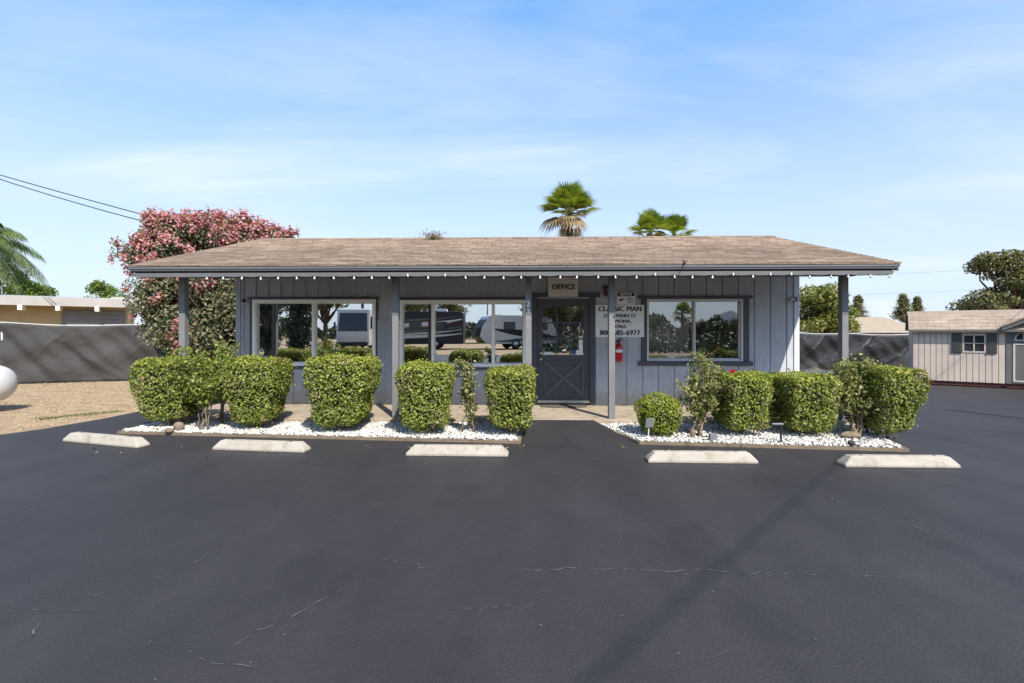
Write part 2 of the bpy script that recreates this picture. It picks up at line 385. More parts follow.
def text(name, s, size, mat, parent, loc, bold=.0, rot=(R(90), 0, 0), depth=.002, sx=1.0, spacing=1.0, dbl=0):
    cu = bpy.data.curves.new(name, 'FONT'); cu.body = s; cu.size = size; cu.align_x = 'CENTER'; cu.align_y = 'CENTER'
    cu.offset = bold; cu.extrude = depth; cu.space_character = spacing; cu.resolution_u = 3
    t = bpy.data.objects.new(name, cu); C.objects.link(t)
    dg = bpy.context.evaluated_depsgraph_get()
    me = bpy.data.meshes.new_from_object(t.evaluated_get(dg)); bpy.data.objects.remove(t)
    me.materials.clear(); me.materials.append(M[mat])
    o0 = ORG[root_of(parent).name]
    me.transform(Matrix.Translation(Vector(loc)-o0) @ Matrix.Rotation(rot[2], 4, 'Z') @ Matrix.Rotation(rot[0], 4, 'X') @ Matrix.Diagonal((sx, 1, 1, 1)))
    if dbl:
        import bmesh
        b_ = bmesh.new(); b_.from_mesh(me); g_ = bmesh.ops.duplicate(b_, geom=b_.verts[:]+b_.edges[:]+b_.faces[:])
        for v in [q for q in g_['geom'] if isinstance(q, bmesh.types.BMVert)]: v.co.x += dbl; v.co.y -= .0006
        b_.to_mesh(me); b_.free()
    me.name = name
    return attach(bpy.data.objects.new(name, me), parent)

# ------------------------------------------------------------------ setting: ground, lot, beds, slab
g = MB(); S = 3500
g.add([(-S, -S, 0), (S, -S, 0), (S, S, 0), (-S, S, 0)], [(0, 1, 2, 3)])
struct('ground', g, 'dirt')
lot = [(-60, -13), (60, -13), (60, 17.2), (5.2, 17.2), (5.2, 16), (-6.9, 16), (-6.95, 11), (-7.02, 9.23), (-7.07, 8.28), (-7.24, 7.42), (-7.45, 6.99), (-7.8, 6.5), (-8.6, 5.9), (-10.5, 5.3), (-14, 4.9), (-60, 4.5)]
a = MB(); a.add([(x, y, .004) for x, y in lot], [tuple(range(len(lot)))])
struct('asphalt_lot', a, 'asphalt')

SL0, SL1 = -5.75, 5.62      # porch slab, building frame
p = MB(); p.box(SL0, SL1, -1.55, .2, 0, .1); struct_slab = p.build('porch_slab', 'slab', bevel=.012)
struct_slab.location = BO; struct_slab.rotation_euler = (0, 0, -TH); tag(struct_slab, kind='structure')

def slabfront(x): return b2w((x, -1.555, 0))
LB = [(-5.80, 7.06), (.107, 6.43), tuple(slabfront(.24))[:2], tuple(slabfront(-5.75))[:2]]
RB = [(1.70, 6.40), (4.95, 6.0), tuple(slabfront(5.45))[:2], tuple(slabfront(1.36))[:2]]
# asphalt ramp between the beds
a = MB(); A0, A1 = LB[1], LB[2]; B0, B1 = RB[0], RB[3]
a.add([(A0[0]+.03, A0[1]-.1, .006), (B0[0]-.03, B0[1]-.1, .006), (B0[0]-.03, B0[1], .008), (B1[0]-.02, B1[1], .098), (A1[0]+.02, A1[1], .098), (A0[0]+.03, A0[1], .008)], [(0, 1, 2, 5), (5, 2, 3, 4)])
a.add([(A0[0]+.03, A0[1], .0), (A1[0]+.02, A1[1], 0), (A1[0]+.02, A1[1], .098), (A0[0]+.03, A0[1], .008)], [(0, 1, 2, 3)])
a.add([(B0[0]-.03, B0[1], .0), (B1[0]-.02, B1[1], 0), (B1[0]-.02, B1[1], .098), (B0[0]-.03, B0[1], .008)], [(3, 2, 1, 0)])
struct('entry_path', a, 'asphalt')

ico_v = []
ph = (1+5**.5)/2
for a_, b_ in ((1, ph), (-1, ph), (1, -ph), (-1, -ph)): ico_v += [(0, a_, b_), (a_, b_, 0), (b_, 0, a_)]
ico_v = unit(np.array(ico_v))
ico_f = []
for i in range(12):
    for j in range(i+1, 12):
        for k in range(j+1, 12):
            if all(abs(np.linalg.norm(ico_v[p_]-ico_v[q_])-1.0515) < .01 for p_, q_ in ((i, j), (j, k), (i, k))):
                nrm = np.cross(ico_v[j]-ico_v[i], ico_v[k]-ico_v[i])
                ico_f.append((i, j, k) if nrm.dot(ico_v[i]) > 0 else (i, k, j))
ico_f = np.array(ico_f)
def pebbles(name, quad, n, size, mats, z):
    u, w = RNG.random(n), RNG.random(n)
    u = .01+.98*u; w = .03+.95*w
    q = np.array(quad)
    P = (q[0]*((1-u)*(1-w))[:, None]+q[1]*(u*(1-w))[:, None]+q[2]*(u*w)[:, None]+q[3]*((1-u)*w)[:, None])
    P = np.c_[P, z+RNG.uniform(-.005, .012, n)]
    s_ = size*RNG.uniform(.5, 1.35, (n, 1))*np.stack([RNG.uniform(.8, 1.2, n), RNG.uniform(.7, 1.1, n), RNG.uniform(.5, .85, n)], 1)
    base = ico_v[None]*(1+RNG.normal(size=(n, 12, 1))*.13)*s_[:, None]
    t = RNG.uniform(0, 6.28, n); c_, s2 = np.cos(t)[:, None], np.sin(t)[:, None]
    V = np.stack([base[..., 0]*c_-base[..., 1]*s2, base[..., 0]*s2+base[..., 1]*c_, base[..., 2]], 2)+P[:, None]
    Q = (ico_f[None]+np.arange(n)[:, None, None]*12).reshape(-1, 3)
    o = np_mesh(name, V.reshape(-1, 3), Q, mats, None); return tag(o, kind='stuff')
for bed in (LB, RB):
    b = MB(); b.add([(x, y, .035) for x, y in bed], [(0, 1, 2, 3)]); struct('gravel_bed', b, 'gravelbase')
    pebbles('white_gravel', bed, 8600 if bed is LB else 5600, .0205, ['stone'], .045)
P = []
for q in (LB, RB):
    q = np.array(q); n = 260; u, w = RNG.random(n), RNG.random(n)
    k = q[0]*((1-u)*(1-w))[:, None]+q[1]*(u*(1-w))[:, None]+q[2]*(u*w)[:, None]+q[3]*((1-u)*w)[:, None]; P.append(np.c_[k, np.full(n, .07)])
n = 40; P.append(np.c_[RNG.uniform(-5.5, 5, n), 6.75-.095*(RNG.uniform(-5.5, 5, n)*0)-RNG.exponential(.25, n)-.45, np.full(n, .012)])
P = np.concatenate(P); o = leaves('fallen_leaves', P, np.tile([0, 0, 1.], (len(P), 1)), .045, ['dryleaf'], None, rnd=.7); tag(o, kind='stuff')
def strip(mb, pts, w, z0, z1):
    for (x0, y0), (x1, y1) in zip(pts, pts[1:]):
        d = Vector((x1-x0, y1-y0)).normalized(); n_ = Vector((-d.y, d.x))*w/2
        c = [(x0-n_.x, y0-n_.y), (x1-n_.x, y1-n_.y), (x1+n_.x, y1+n_.y), (x0+n_.x, y0+n_.y)]
        mb.prism(c, z0, z1, 'z')
    return mb
struct('bed_kerb', strip(MB(), [LB[3], LB[0], LB[1], LB[2]], .025, 0, .042), 'edging')
struct('bed_kerb', strip(MB(), [RB[2], RB[1], RB[0], RB[3]], .025, 0, .042), 'edging')

# worn crack lines in the sealcoat
cr = MB()
def crack(pix, w=.006, gap=.35, jit=.02):
    P = [gnd(*q) for q in pix]
    for p0, p1 in zip(P, P[1:]):
        L = (p1-p0).length; n = max(2, int(L/.035)); d = (p1-p0).normalized(); s_ = Vector((-d.y, d.x, 0))
        prev = None; off = 0
        for i in range(n+1):
            off = off*.8+random.gauss(0, jit*.6)
            q = p0+(p1-p0)*(i/n)+s_*off; ww = w*random.uniform(.15, .8)
            cur = (q-s_*ww, q+s_*ww)
            if prev: cr.add([(v.x, v.y, .0068) for v in (prev[0].lerp(prev[1], .3), cur[0].lerp(cur[1], .3), cur[0].lerp(cur[1], .7), prev[0].lerp(prev[1], .7))], [(0, 1, 2, 3)], 1)
            if prev and random.random() > gap+.08:
                cr.add([(v.x, v.y, .0085) for v in (prev[0], cur[0], cur[1], prev[1])], [(0, 1, 2, 3)])
            prev = cur
crack([(275, 515), (240, 538), (205, 560), (150, 582), (60, 605)], .005, .45)
crack([(372, 580), (330, 597), (290, 618), (235, 647)], .005, .5)
crack([(515, 571), (600, 571), (680, 570), (760, 574), (830, 578), (895, 575)], .006, .3)
crack([(760, 574), (790, 580), (830, 576)], .005, .6)
crack([(905, 522), (930, 535), (958, 543)], .006, .4)
crack([(0, 617), (30, 612), (100, 613)], .005, .6)
crack([(15, 655), (30, 640), (36, 625)], .006, .3)
crack([(370, 565), (390, 560), (425, 570)], .005, .5)
crack([(465, 612), (505, 609), (545, 602)], .004, .5)
crack([(760, 480), (772, 484)], .008, .2); crack([(822, 492), (838, 503)], .008, .3)
crack([(120, 625), (190, 655), (250, 672)], .004, .7)
crack([(512, 620), (545, 600)], .004, .5)
for _ in range(260):
    q = Vector((random.uniform(-6, 6), random.uniform(2, 6.2), 0)); r_ = random.uniform(.003, .009)
    cr.add([(q.x+r_*random.uniform(.5, 1.2)*math.cos(t), q.y+r_*random.uniform(.5, 1.2)*math.sin(t), .0085) for t in (0, 1.2, 2.5, 3.8, 5.0)], [(0, 1, 2, 3, 4)])
struct('pavement_cracks', cr, ['crack', 'crackdark'])

# ------------------------------------------------------------------ the office building
bld = thing('office_building', 'long low grey-blue office with brown shingle roof, porch posts and strip windows', 'building', (0, 0, 0), bframe=True)
WL, WR = wx(237), wx(798)
W1 = (wx(253), wx(376), wall(315, 366)[1], wall(315, 299.5)[1])
W2 = (wx(399.5), wx(526.5), wall(463, 367)[1], wall(463, 300)[1])
W3 = (wx(646.5), wx(742.5), wall(694, 361)[1], wall(694, 299)[1])
DR = (wx(537), wx(590), .1, wall(563, 298.5)[1])
HOLES = [W1, W2, W3, DR]
EV, RG, BK = -1.93, 1.75, 5.43           # eave, ridge, rear eave
SLP = (3.65-2.535)/(RG-EV)
def roofz(y): return 2.535+SLP*(y-EV) if y <= RG else 3.65-SLP*(y-RG)
HT = roofz(0)-.16
w = MB(); grid_panels(w, WL, WR, .1, HT, HOLES, 0, .1)
w.build('front_wall', 'siding', bld)
sd = MB(); x = WL+.09; pitch = .30
HS = [(h[0]-.075, h[1]+.075, h[2]-.06, h[3]+.055) for h in HOLES[:2]]
DX = DR[0]-.11
while x < DX-.02:
    grid_panels(sd, x, x+.05, .105, HT, HS, -.018, -.0005); x += .243
x = DR[1]+.105
grid_panels(sd, DX+.0, DR[1]+.10, DR[3]+.105, HT, [], -.018, -.0005)
while x < WR-.10:
    x1 = min(x+pitch-.022, WR-.10)
    hs = [(h[0]-.06, h[1]+.06, h[2]-.04, h[3]+.04) for h in HOLES]
    grid_panels(sd, x, x1, .105, HT, hs, -.018, -.0005)
    x += pitch
sd.build('siding_boards', 'siding', bld, bevel=.003)
w = MB()
for xa, xb in ((WL, WL+.1), (WR-.1, WR)):
    poly = [(.1, .1), (5.0, .1), (5.0, roofz(5.0)-.16), (RG, roofz(RG)-.16), (.1, roofz(.1)-.16)]
    w.prism(poly, xa, xb, 'x')
w.box(WL+.1, WR-.1, 4.9, 5.0, .1, roofz(5)-.16)
w.build('side_wall', 'siding', bld)
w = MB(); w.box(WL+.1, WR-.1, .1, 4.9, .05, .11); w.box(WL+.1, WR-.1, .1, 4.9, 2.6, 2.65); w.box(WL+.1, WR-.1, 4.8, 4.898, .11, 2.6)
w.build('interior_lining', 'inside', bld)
w = MB()
for s_ in (WL, WR): 
    xa = s_-.012 if s_ == WL else s_-.085
    w = MB(); w.box(xa, xa+.097, -.03, -.001, .1, HT); w.build('corner_trim', 'siding2' if s_ == WL else 'trimwhite', bld, bevel=.003)
w = MB(); w.box(wx(376.5)+.03, wx(391), -.033, -.0185, .12, wall(384, 320)[1])
for q in (380.5, 385.5): w.box(wx(q), wx(q)+.018, -.043, -.0335, .14, wall(384, 321)[1])
w.build('access_panel', 'siding2', bld, bevel=.003)
# roof: stepped courses front and back
XL, XR = wx(128, EV), wx(900.5, EV)
rf = MB(); uvs = []
def slope(y0, y1):
    n = 27; sgn = 1 if y1 > y0 else -1
    for i in range(n):
        a_ = y0+(y1-y0)*i/n; b_ = y0+(y1-y0)*(i+1)/n+(.01*sgn if i < n-1 else 0)
        za, zb = roofz(a_), roofz(y0+(y1-y0)*(i+1)/n)
        la, lb = (i/n)*3.86, ((i+1)/n)*3.86
        vs = [(XL, a_, za+.010), (XR, a_, za+.010), (XR, b_, zb+.004), (XL, b_, zb+.004), (XL, a_, za-.012), (XR, a_, za-.012)]
        fs = [(0, 1, 2, 3), (4, 5, 1, 0)]
        if sgn < 0: fs = [f[::-1] for f in fs]
        rf.add(vs, fs)
        sh_ = 20+random.uniform(0, 9)
        uv = [(XL+sh_, la), (XR+sh_, la), (XR+sh_, lb), (XL+sh_, lb), (XL+sh_, la-.02), (XR+sh_, la-.02)]
        for f in fs: uvs.extend(uv[j] for j in f)
slope(EV-.02, RG); slope(BK, RG)
roof = rf.build('roof', 'shingle', bld)
ul = roof.data.uv_layers.new(name='UVMap')
ul.data.foreach_set('uv', np.array(uvs, dtype=np.float32).ravel())
dk = MB()
dk.prism([(EV, roofz(EV)-.013), (RG, roofz(RG)-.013), (BK, roofz(BK)-.013), (BK, roofz(BK)-.09), (RG, roofz(RG)-.09), (EV, roofz(EV)-.09)], XL+.03, XR-.03, 'x')
dk.build('roof_deck', 'darktrim', roof)
rc = MB()
xx = XL
while xx < XR-.05:
    x2 = min(xx+.30, XR); rc.prism([(RG-.14, roofz(RG-.14)+.016), (RG, roofz(RG)+.024), (RG+.14, roofz(RG+.14)+.016), (RG+.14, roofz(RG+.14)+.010), (RG, roofz(RG)+.016), (RG-.14, roofz(RG-.14)+.010)], xx, x2+.012, 'x'); xx = x2
o = rc.build('ridge_cap', 'shingle', roof)
ul = o.data.uv_layers.new(name='UVMap'); co = np.array([[o.data.vertices[l.vertex_index].co.x, o.data.vertices[l.vertex_index].co.y] for l in o.data.loops], dtype=np.float32); ul.data.foreach_set('uv', co.ravel())
f_ = MB(); f_.box(XL+.01, XR-.01, EV-.01, EV+.025, 2.474, 2.52); f_.build('fascia', 'fascia', bld, bevel=.003)
f_ = MB(); f_.box(XL+.05, XR-.06, EV+.075, EV+.11, 2.39, 2.514); f_.build('gutter', 'gutter', bld)  # recessed band between the boards, coloured as overhang shade
f_ = MB(); f_.prism([(XL+.07, 2.414), (XR-.075, 2.414), (XR-.12, 2.35), (XL+.115, 2.35)], EV+.005, EV+.045, 'y'); f_.build('eave_beam', 'fascia', bld, bevel=.003)
for xa, xb in ((XL+.002, XL+.03), (XR-.03, XR-.002)):
    f_ = MB(); f_.prism([(EV+.03, roofz(EV+.03)-.015), (RG, roofz(RG)-.015), (BK, roofz(BK)-.015), (BK, roofz(BK)-.13), (RG, roofz(RG)-.13), (EV+.03, roofz(EV+.03)-.13)], xa, xb, 'x'); f_.build('rake_board', 'fascia', bld)
f_ = MB()
for i in range(13):
    q = XL+.35+i*(XR-XL-.7)/12
    f_.prism([(EV+.13, roofz(EV+.13)-.095), (-.03, roofz(-.03)-.095), (-.03, roofz(-.03)-.2), (EV+.13, roofz(EV+.13)-.2)], q, q+.045, 'x')
f_.build('porch_rafters', 'darktrim', bld)
PY = -1.41
f_ = MB(); f_.box(WL-.1, WR+.1, PY-.045, PY+.045, roofz(PY)-.30, roofz(PY)-.201); f_.build('porch_beam', 'darktrim', bld)
posts = []
for q in (181.5, 395, 528.5, 612, 845.5):
    x0 = wx(q, PY-.055)
    f_ = MB(); f_.box(x0-.05, x0+.05, PY-.055, PY+.055, .1, roofz(PY)-.301)
    posts.append(f_.build('porch_post', 'post', bld, bevel=.006))
x0, zz = wx(528.3, PY-.06), None
for ch, yy in zip('2366', (304, 311.5, 319, 326.5)):
    text('house_number', ch, .125, 'metal', posts[2], (x0, PY-.0585, wall(528, yy, PY-.06)[1]), .004)

# windows
def window(h, fmat, gmat, mull, trim, fw=.085, sill=True):
    xa, xb, za, zb = h
    f = MB(); 
    f.box(xa, xb, -.035, .08, zb-fw, zb); f.box(xa, xb, -.035, .08, za, za+fw)
    f.box(xa, xa+fw, -.035, .08, za+fw, zb-fw); f.box(xb-fw, xb, -.035, .08, za+fw, zb-fw)
    wn = f.build('window', fmat, bld, bevel=.004)
    edges = [xa+fw]+[m_ for m_ in mull]+[xb-fw]
    f = MB(); iw = .018
    for q in mull:
        mb_ = MB(); mw = .055 if len(mull) > 1 else (.038 if fw > .06 else .03); mb_.box(q-mw/2, q+mw/2, -.03, .075, za+fw+.0005, zb-fw-.0005); mb_.build('mullion', fmat, wn, bevel=.003)
    for i in range(len(edges)-1):
        a_, b_ = edges[i], edges[i+1]
        d = .025+.012*(i % 2)
        for bx in ((a_, b_, zb-fw-iw, zb-fw), (a_, b_, za+fw, za+fw+iw), (a_, a_+iw, za+fw, zb-fw), (b_-iw, b_, za+fw, zb-fw)):
            f.box(bx[0], bx[1], d, d+.03, bx[2]+.0007, bx[3]-.0007)
    f.build('sash', 'alu', wn)
    for i in range(len(edges)-1):
        d = .042+.012*(i % 2)
        g_ = MB(); g_.add([(edges[i]+.005, d, za+fw+.005), (edges[i+1]-.005, d, za+fw+.005), (edges[i+1]-.005, d, zb-fw-.005), (edges[i]+.005, d, zb-fw-.005)], [(0, 1, 2, 3)])
        g_.build('pane', gmat, wn)
    t = MB(); e = .055 if trim == 'slim' else .11
    if trim == 'slim':
        t.box(xa-.07, xb+.07, -.045, -.0185, zb+.002, zb+.05)
        t.box(xa-.05, xa-.002, -.03, -.0185, za-.02, zb); t.box(xb+.002, xb+.05, -.03, -.0185, za-.02, zb)
        t.box(xa-.05, xb+.05, -.05, -.0185, za-.05, za-.0025)
    else:
        t.box(xa-.17, xb+.17, -.06, -.0185, zb+.002, zb+.06)
        t.box(xa-.11, xa-.002, -.04, -.0185, za-.002, zb); t.box(xb+.002, xb+.11, -.04, -.0185, za-.002, zb)
        t.box(xa-.17, xb+.17, -.06, -.0185, za-.085, za-.0035)
    t.build('window_trim', 'darktrim', bld, bevel=.003)
    return wn
window(W1, 'white', 'glass', [wx(313.3)], 'slim', .064)
window(W2, 'white', 'glass', [wx(433), wx(493.2)], 'slim', .064)
window(W3, 'alu', 'glassdull', [wx(694.3)], 'wide', .035)
# door
xa, xb, za, zb = DR
t = MB(); t.box(xa-.10, xa-.001, -.045, .06, .102, zb+.02); t.box(xb+.001, xb+.10, -.045, .06, .102, zb+.02)
t.box(xa-.18, xb+.18, -.07, .06, zb+.021, zb+.10); t.build('door_trim', 'darktrim', bld, bevel=.004)
G = (wx(543), wx(584), wall(563, 355)[1], wall(563, 306.5)[1])
d = MB(); grid_panels(d, xa+.004, xb-.004, .13, zb-.004, [G], .015, .06)
door = d.build('door', 'door', bld)
d = MB()
for i in (1, 2):
    q = G[0]+(G[1]-G[0])*i/3; d.box(q-.012, q+.012, .008, .05, G[2], G[3])
    q = G[2]+(G[3]-G[2])*i/3; d.box(G[0], G[1], .0095, .0485, q-.012, q+.012)
d.build('muntins', 'door', door)
d = MB(); d.add([(G[0], .033, G[2]), (G[1], .033, G[2]), (G[1], .033, G[3]), (G[0], .033, G[3])], [(0, 1, 2, 3)]); d.build('door_glass', 'glassdoor', door)
X = (wx(546), wx(582), wall(563, 394)[1], wall(563, 363)[1])
d = MB(); e = .03
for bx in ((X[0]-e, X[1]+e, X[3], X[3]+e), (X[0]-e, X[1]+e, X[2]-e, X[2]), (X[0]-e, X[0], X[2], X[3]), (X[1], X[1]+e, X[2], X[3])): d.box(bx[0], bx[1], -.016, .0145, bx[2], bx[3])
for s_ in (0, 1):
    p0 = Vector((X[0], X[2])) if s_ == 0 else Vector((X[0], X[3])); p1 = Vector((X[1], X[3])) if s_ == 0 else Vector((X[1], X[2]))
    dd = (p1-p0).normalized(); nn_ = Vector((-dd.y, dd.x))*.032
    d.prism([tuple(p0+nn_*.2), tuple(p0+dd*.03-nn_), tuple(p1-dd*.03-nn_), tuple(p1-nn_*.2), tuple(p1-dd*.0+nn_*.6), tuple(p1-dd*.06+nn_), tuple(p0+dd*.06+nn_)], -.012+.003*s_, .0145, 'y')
d.build('crossbuck', 'litmould', door, bevel=.003)
d = MB(); d.box(xa+.01, xb-.01, .004, .0145, .135, .185); d.build('kick_plate', 'metal', door)
for nm, zz in (('deadbolt', wall(541, 353)[1]), ('door_knob', wall(541, 359)[1])):
    d = MB(); d.lathe([(0, -.045), (.022, -.043), (.03, -.025), (.014, -.01), (.03, .0), (.03, .0145)], (wx(541), 0, zz), 'y', 14)
    d.build(nm, 'metal', door, smooth=True)
d = MB(); st = (wx(545), wx(553), wall(549, 354.5)[1], wall(549, 352)[1]); d.box(st[0], st[1], .029, .0325, st[2], st[3]); d.build('sticker', 'signwhite', door)
d = MB(); st = (wx(579), wx(583), wall(581, 350)[1], wall(581, 336)[1]); d.box(st[0], st[1], .029, .0325, st[2], st[3]); d.box(wx(576.5), wx(583), .027, .0322, G[2]+.01, wall(581, 350)[1]-.003); d.build('sticker', 'signwhite', door)
d = MB(); d.box(wx(571.5), wx(576), .028, .0325, G[2]+.01, wall(573, 349.5)[1]); d.build('sticker', 'blue', door)
# folding lattice gate inside the door glass
lt = thing('lattice_gate', 'folding metal lattice gate behind the door glass', 'security gate', (G[0], .12, G[2]), bframe=True)
d = MB()
zt = wall(563, 324)[1]; n = 8; stp = (G[1]-G[0]+.1)/n
for i in range(-2, n+1):
    for s_ in (1, -1):
        p0 = Vector((G[0]-.05+i*stp, G[2])); p1 = p0+Vector((stp*3, zt-G[2])) if s_ > 0 else p0+Vector((0, zt-G[2])); 
        if s_ < 0: p0 = p0+Vector((stp*3, 0))
        d.tube([(p0.x, .12+.008*s_, p0.y), (p1.x, .12+.008*s_, p1.y)], .007, 4)
d.build('lattice_bars', 'alu', lt)
# curtains
def curtain(label, x0, x1, z0, z1, y, mat, cat='curtain', nm='window_curtain'):
    c = thing(nm, label, cat, (x0, y, z0), bframe=True)
    m = MB(); n = 60; k = len(m.v)
    vs = []; 
    for i in range(n+1):
        q = x0+(x1-x0)*i/n; yy = y+.02*math.sin(i*1.3)+.006*math.sin(i*.37)
        vs += [(q, yy, z0), (q, yy, z1)]
    m.add(vs, [(2*i, 2*i+2, 2*i+3, 2*i+1) for i in range(n)]); o = m.build('drape', mat, c, smooth=True)
    s_ = o.modifiers.new('thick', 'SOLIDIFY'); s_.thickness = .004
    r_ = MB(); r_.tube([(x0-.05, y, z1+.02), (x1+.05, y, z1+.02)], .012, 8); r_.build('curtain_rod', 'alu', c)
curtain('grey-brown curtain drawn behind left pane of the leftmost window', wx(285), wx(312), W1[2]+.06, W1[3]-.04, .16, 'curtain')
curtain('pale vertical blind behind left pane of the window right of the sign', wx(650), wx(692), W3[2]+.03, W3[3]-.03, .16, 'blind')
curtain('narrow brown curtain at left pane of the three-pane window', wx(404), wx(420), W2[2]+.06, W2[3]-.04, .17, 'curtain')

# ---- things on the wall and porch
s = (wx(548), wx(577.5), wall(563, 297)[1], wall(563, 297)[1]+.40)
o = thing('office_sign', 'cream OFFICE sign above the office door', 'sign', (s[0], -.09, s[2]), bframe=True)
d = MB(); d.box(s[0], s[1], -.098, -.072, s[2], s[3]); d.build('sign_board', 'cream', o, bevel=.003)
text('lettering', 'OFFICE', .138, 'ink', o, ((s[0]+s[1])/2, -.1, wall(563, 287.5)[1]), 0, sx=.90, spacing=1.12, dbl=.016)
s = (wx(595), wx(643.5), wall(620, 337)[1], wall(620, 305)[1])
o = thing('address_sign', 'white sign with business name, street address and phone number beside the door', 'sign', (s[0], -.04, s[2]), bframe=True)
d = MB(); d.box(s[0], s[1], -.042, -.0195, s[2], s[3]); d.build('sign_board', 'signwhite', o, bevel=.002)
xc = (s[0]+s[1])/2
for tx, yy, sz, bd, sx_ in (('CLASSIC MAN', 309.2, .134, .0014, .94), ('2366 MAIN ST', 316, .098, .0015, .98), ('RAMONA,', 321.4, .094, .0015, .98), ('92065', 326.7, .094, .0015, .98), ('800-685-6977', 333, .136, .0025, .94)):
    text('lettering', tx, sz, 'ink', o, (xc, -.043, wall(620, yy)[1]), 0, sx=sx_, spacing=1.06, dbl=.013 if sz > .12 else .009)
s = (wx(616.5), wx(634.5), wall(625, 304.6)[1], wall(625, 292)[1])
o = thing('notice_sign', 'small black and white NOTICE sign above the address sign', 'sign', (s[0], -.03, s[2]), bframe=True)
d = MB(); d.box(s[0], s[1], -.038, -.0195, s[2], s[3]); d.build('sign_board', 'signwhite', o)
d = MB(); d.box(s[0]+.012, s[1]-.012, -.041, -.0385, s[3]-.085, s[3]-.012); d.build('header_band', 'ink', o)
text('lettering', 'NOTICE', .062, 'signwhite', o, ((s[0]+s[1])/2, -.042, s[3]-.05), .002)
d = MB(); xm = s[0]+.09; zm = s[2]+.085
d.box(xm-.055, xm+.015, -.04, -.0385, zm-.02, zm+.0); d.prism([(xm-.05, zm+.003), (xm+.06, zm+.003), (xm+.06, zm+.02), (xm-.01, zm+.03)], -.04, -.0385, 'y')
d.build('camera_symbol', 'ink', o)
d = MB()
for i in range(4): d.box(s[0]+.19, s[1]-.02-.02*(i % 2), -.04, -.0385, s[2]+.03+i*.028, s[2]+.042+i*.028)
d.build('fine_print', 'greybox', o)
# extinguisher
x0 = wx(617.8); z0 = wall(618, 361)[1]
o = thing('fire_extinguisher', 'red fire extinguisher hanging on the wall below the address sign', 'fire extinguisher', (x0, -.1, z0), bframe=True)
d = MB(); d.lathe([(0, 0), (.058, 0), (.066, .012), (.066, .27), (.055, .31), (.03, .335), (.022, .35), (.022, .37), (0, .37)], (x0, -.1, z0), 'z', 20); d.build('cylinder', 'red', o, smooth=True)
d = MB(); d.lathe([(.0675, .17), (.0675, .225)], (x0, -.1, z0), 'z', 20); d.build('label_band', 'signwhite', o, smooth=True)
d = MB(); d.box(x0-.02, x0+.02, -.12, -.08, z0+.371, z0+.395); d.box(x0-.015, x0+.08, -.11, -.09, z0+.397, z0+.412); d.box(x0-.015, x0+.07, -.11, -.09, z0+.425, z0+.438); d.build('valve_handle', 'black', o)
d = MB(); d.tube([(x0-.02, -.1, z0+.385), (x0-.07, -.11, z0+.37), (x0-.085, -.115, z0+.30), (x0-.08, -.115, z0+.14)], .010, 8); d.build('hose', 'black', o, smooth=True)
# sconce
x0 = wx(605.5); z0 = wall(606, 297)[1]
o = thing('wall_lantern', 'rusty brown wall lantern between the door and the address sign', 'lamp', (x0, -.07, z0), bframe=True)
d = MB(); d.lathe([(0, 0), (.035, .01), (.05, .05), (.055, .15), (.06, .16), (.03, .2), (.008, .22), (0, .22)], (x0, -.1, z0), 'z', 12); d.build('lamp_shade', 'rust', o, smooth=True)
d = MB(); d.box(x0-.04, x0+.04, -.032, -.0195, z0+.06, z0+.2); d.tube([(x0, -.03, z0+.13), (x0, -.06, z0+.18), (x0, -.1, z0+.215)], .009, 6); d.build('wall_plate', 'rust', o)
# cameras
x0, z0 = wall(790, 299)
o = thing('security_camera', 'white bullet security camera at the right end of the front wall', 'security camera', (x0, -.05, z0), bframe=True)
d = MB(); d.lathe([(0, -.2), (.03, -.2), (.036, -.19), (.036, -.07), (.02, -.06)], (x0, 0, z0), 'y', 14); d.build('camera_body', 'alu', o, smooth=True)
d = MB(); d.lathe([(0, -.2035), (.025, -.203), (.025, -.2)], (x0, 0, z0), 'y', 14); d.build('lens', 'black', o)
d = MB(); d.box(x0+.04, x0+.075, -.12, -.04, z0-.05, z0+.04); d.build('junction_box', 'black', o)
d = MB(); d.tube([(x0, -.1, z0-.03), (x0-.03, -.06, z0-.05), (x0-.05, -.0195, z0-.03)], .012, 8); d.build('bracket', 'alu', o)
x0, z0 = wall(245, 301)
o = thing('dome_camera', 'small dark security camera at the left end of the front wall', 'security camera', (x0, -.05, z0), bframe=True)
d = MB(); d.lathe([(0, -.09), (.025, -.08), (.036, -.055), (.04, -.04)], (x0, 0, z0), 'y', 14); d.build('lens_dome', 'black', o, smooth=True)
d = MB(); d.lathe([(.041, -.042), (.048, -.04), (.05, -.0195)], (x0, 0, z0), 'y', 14); d.build('mount_ring', 'alu', o, smooth=True)
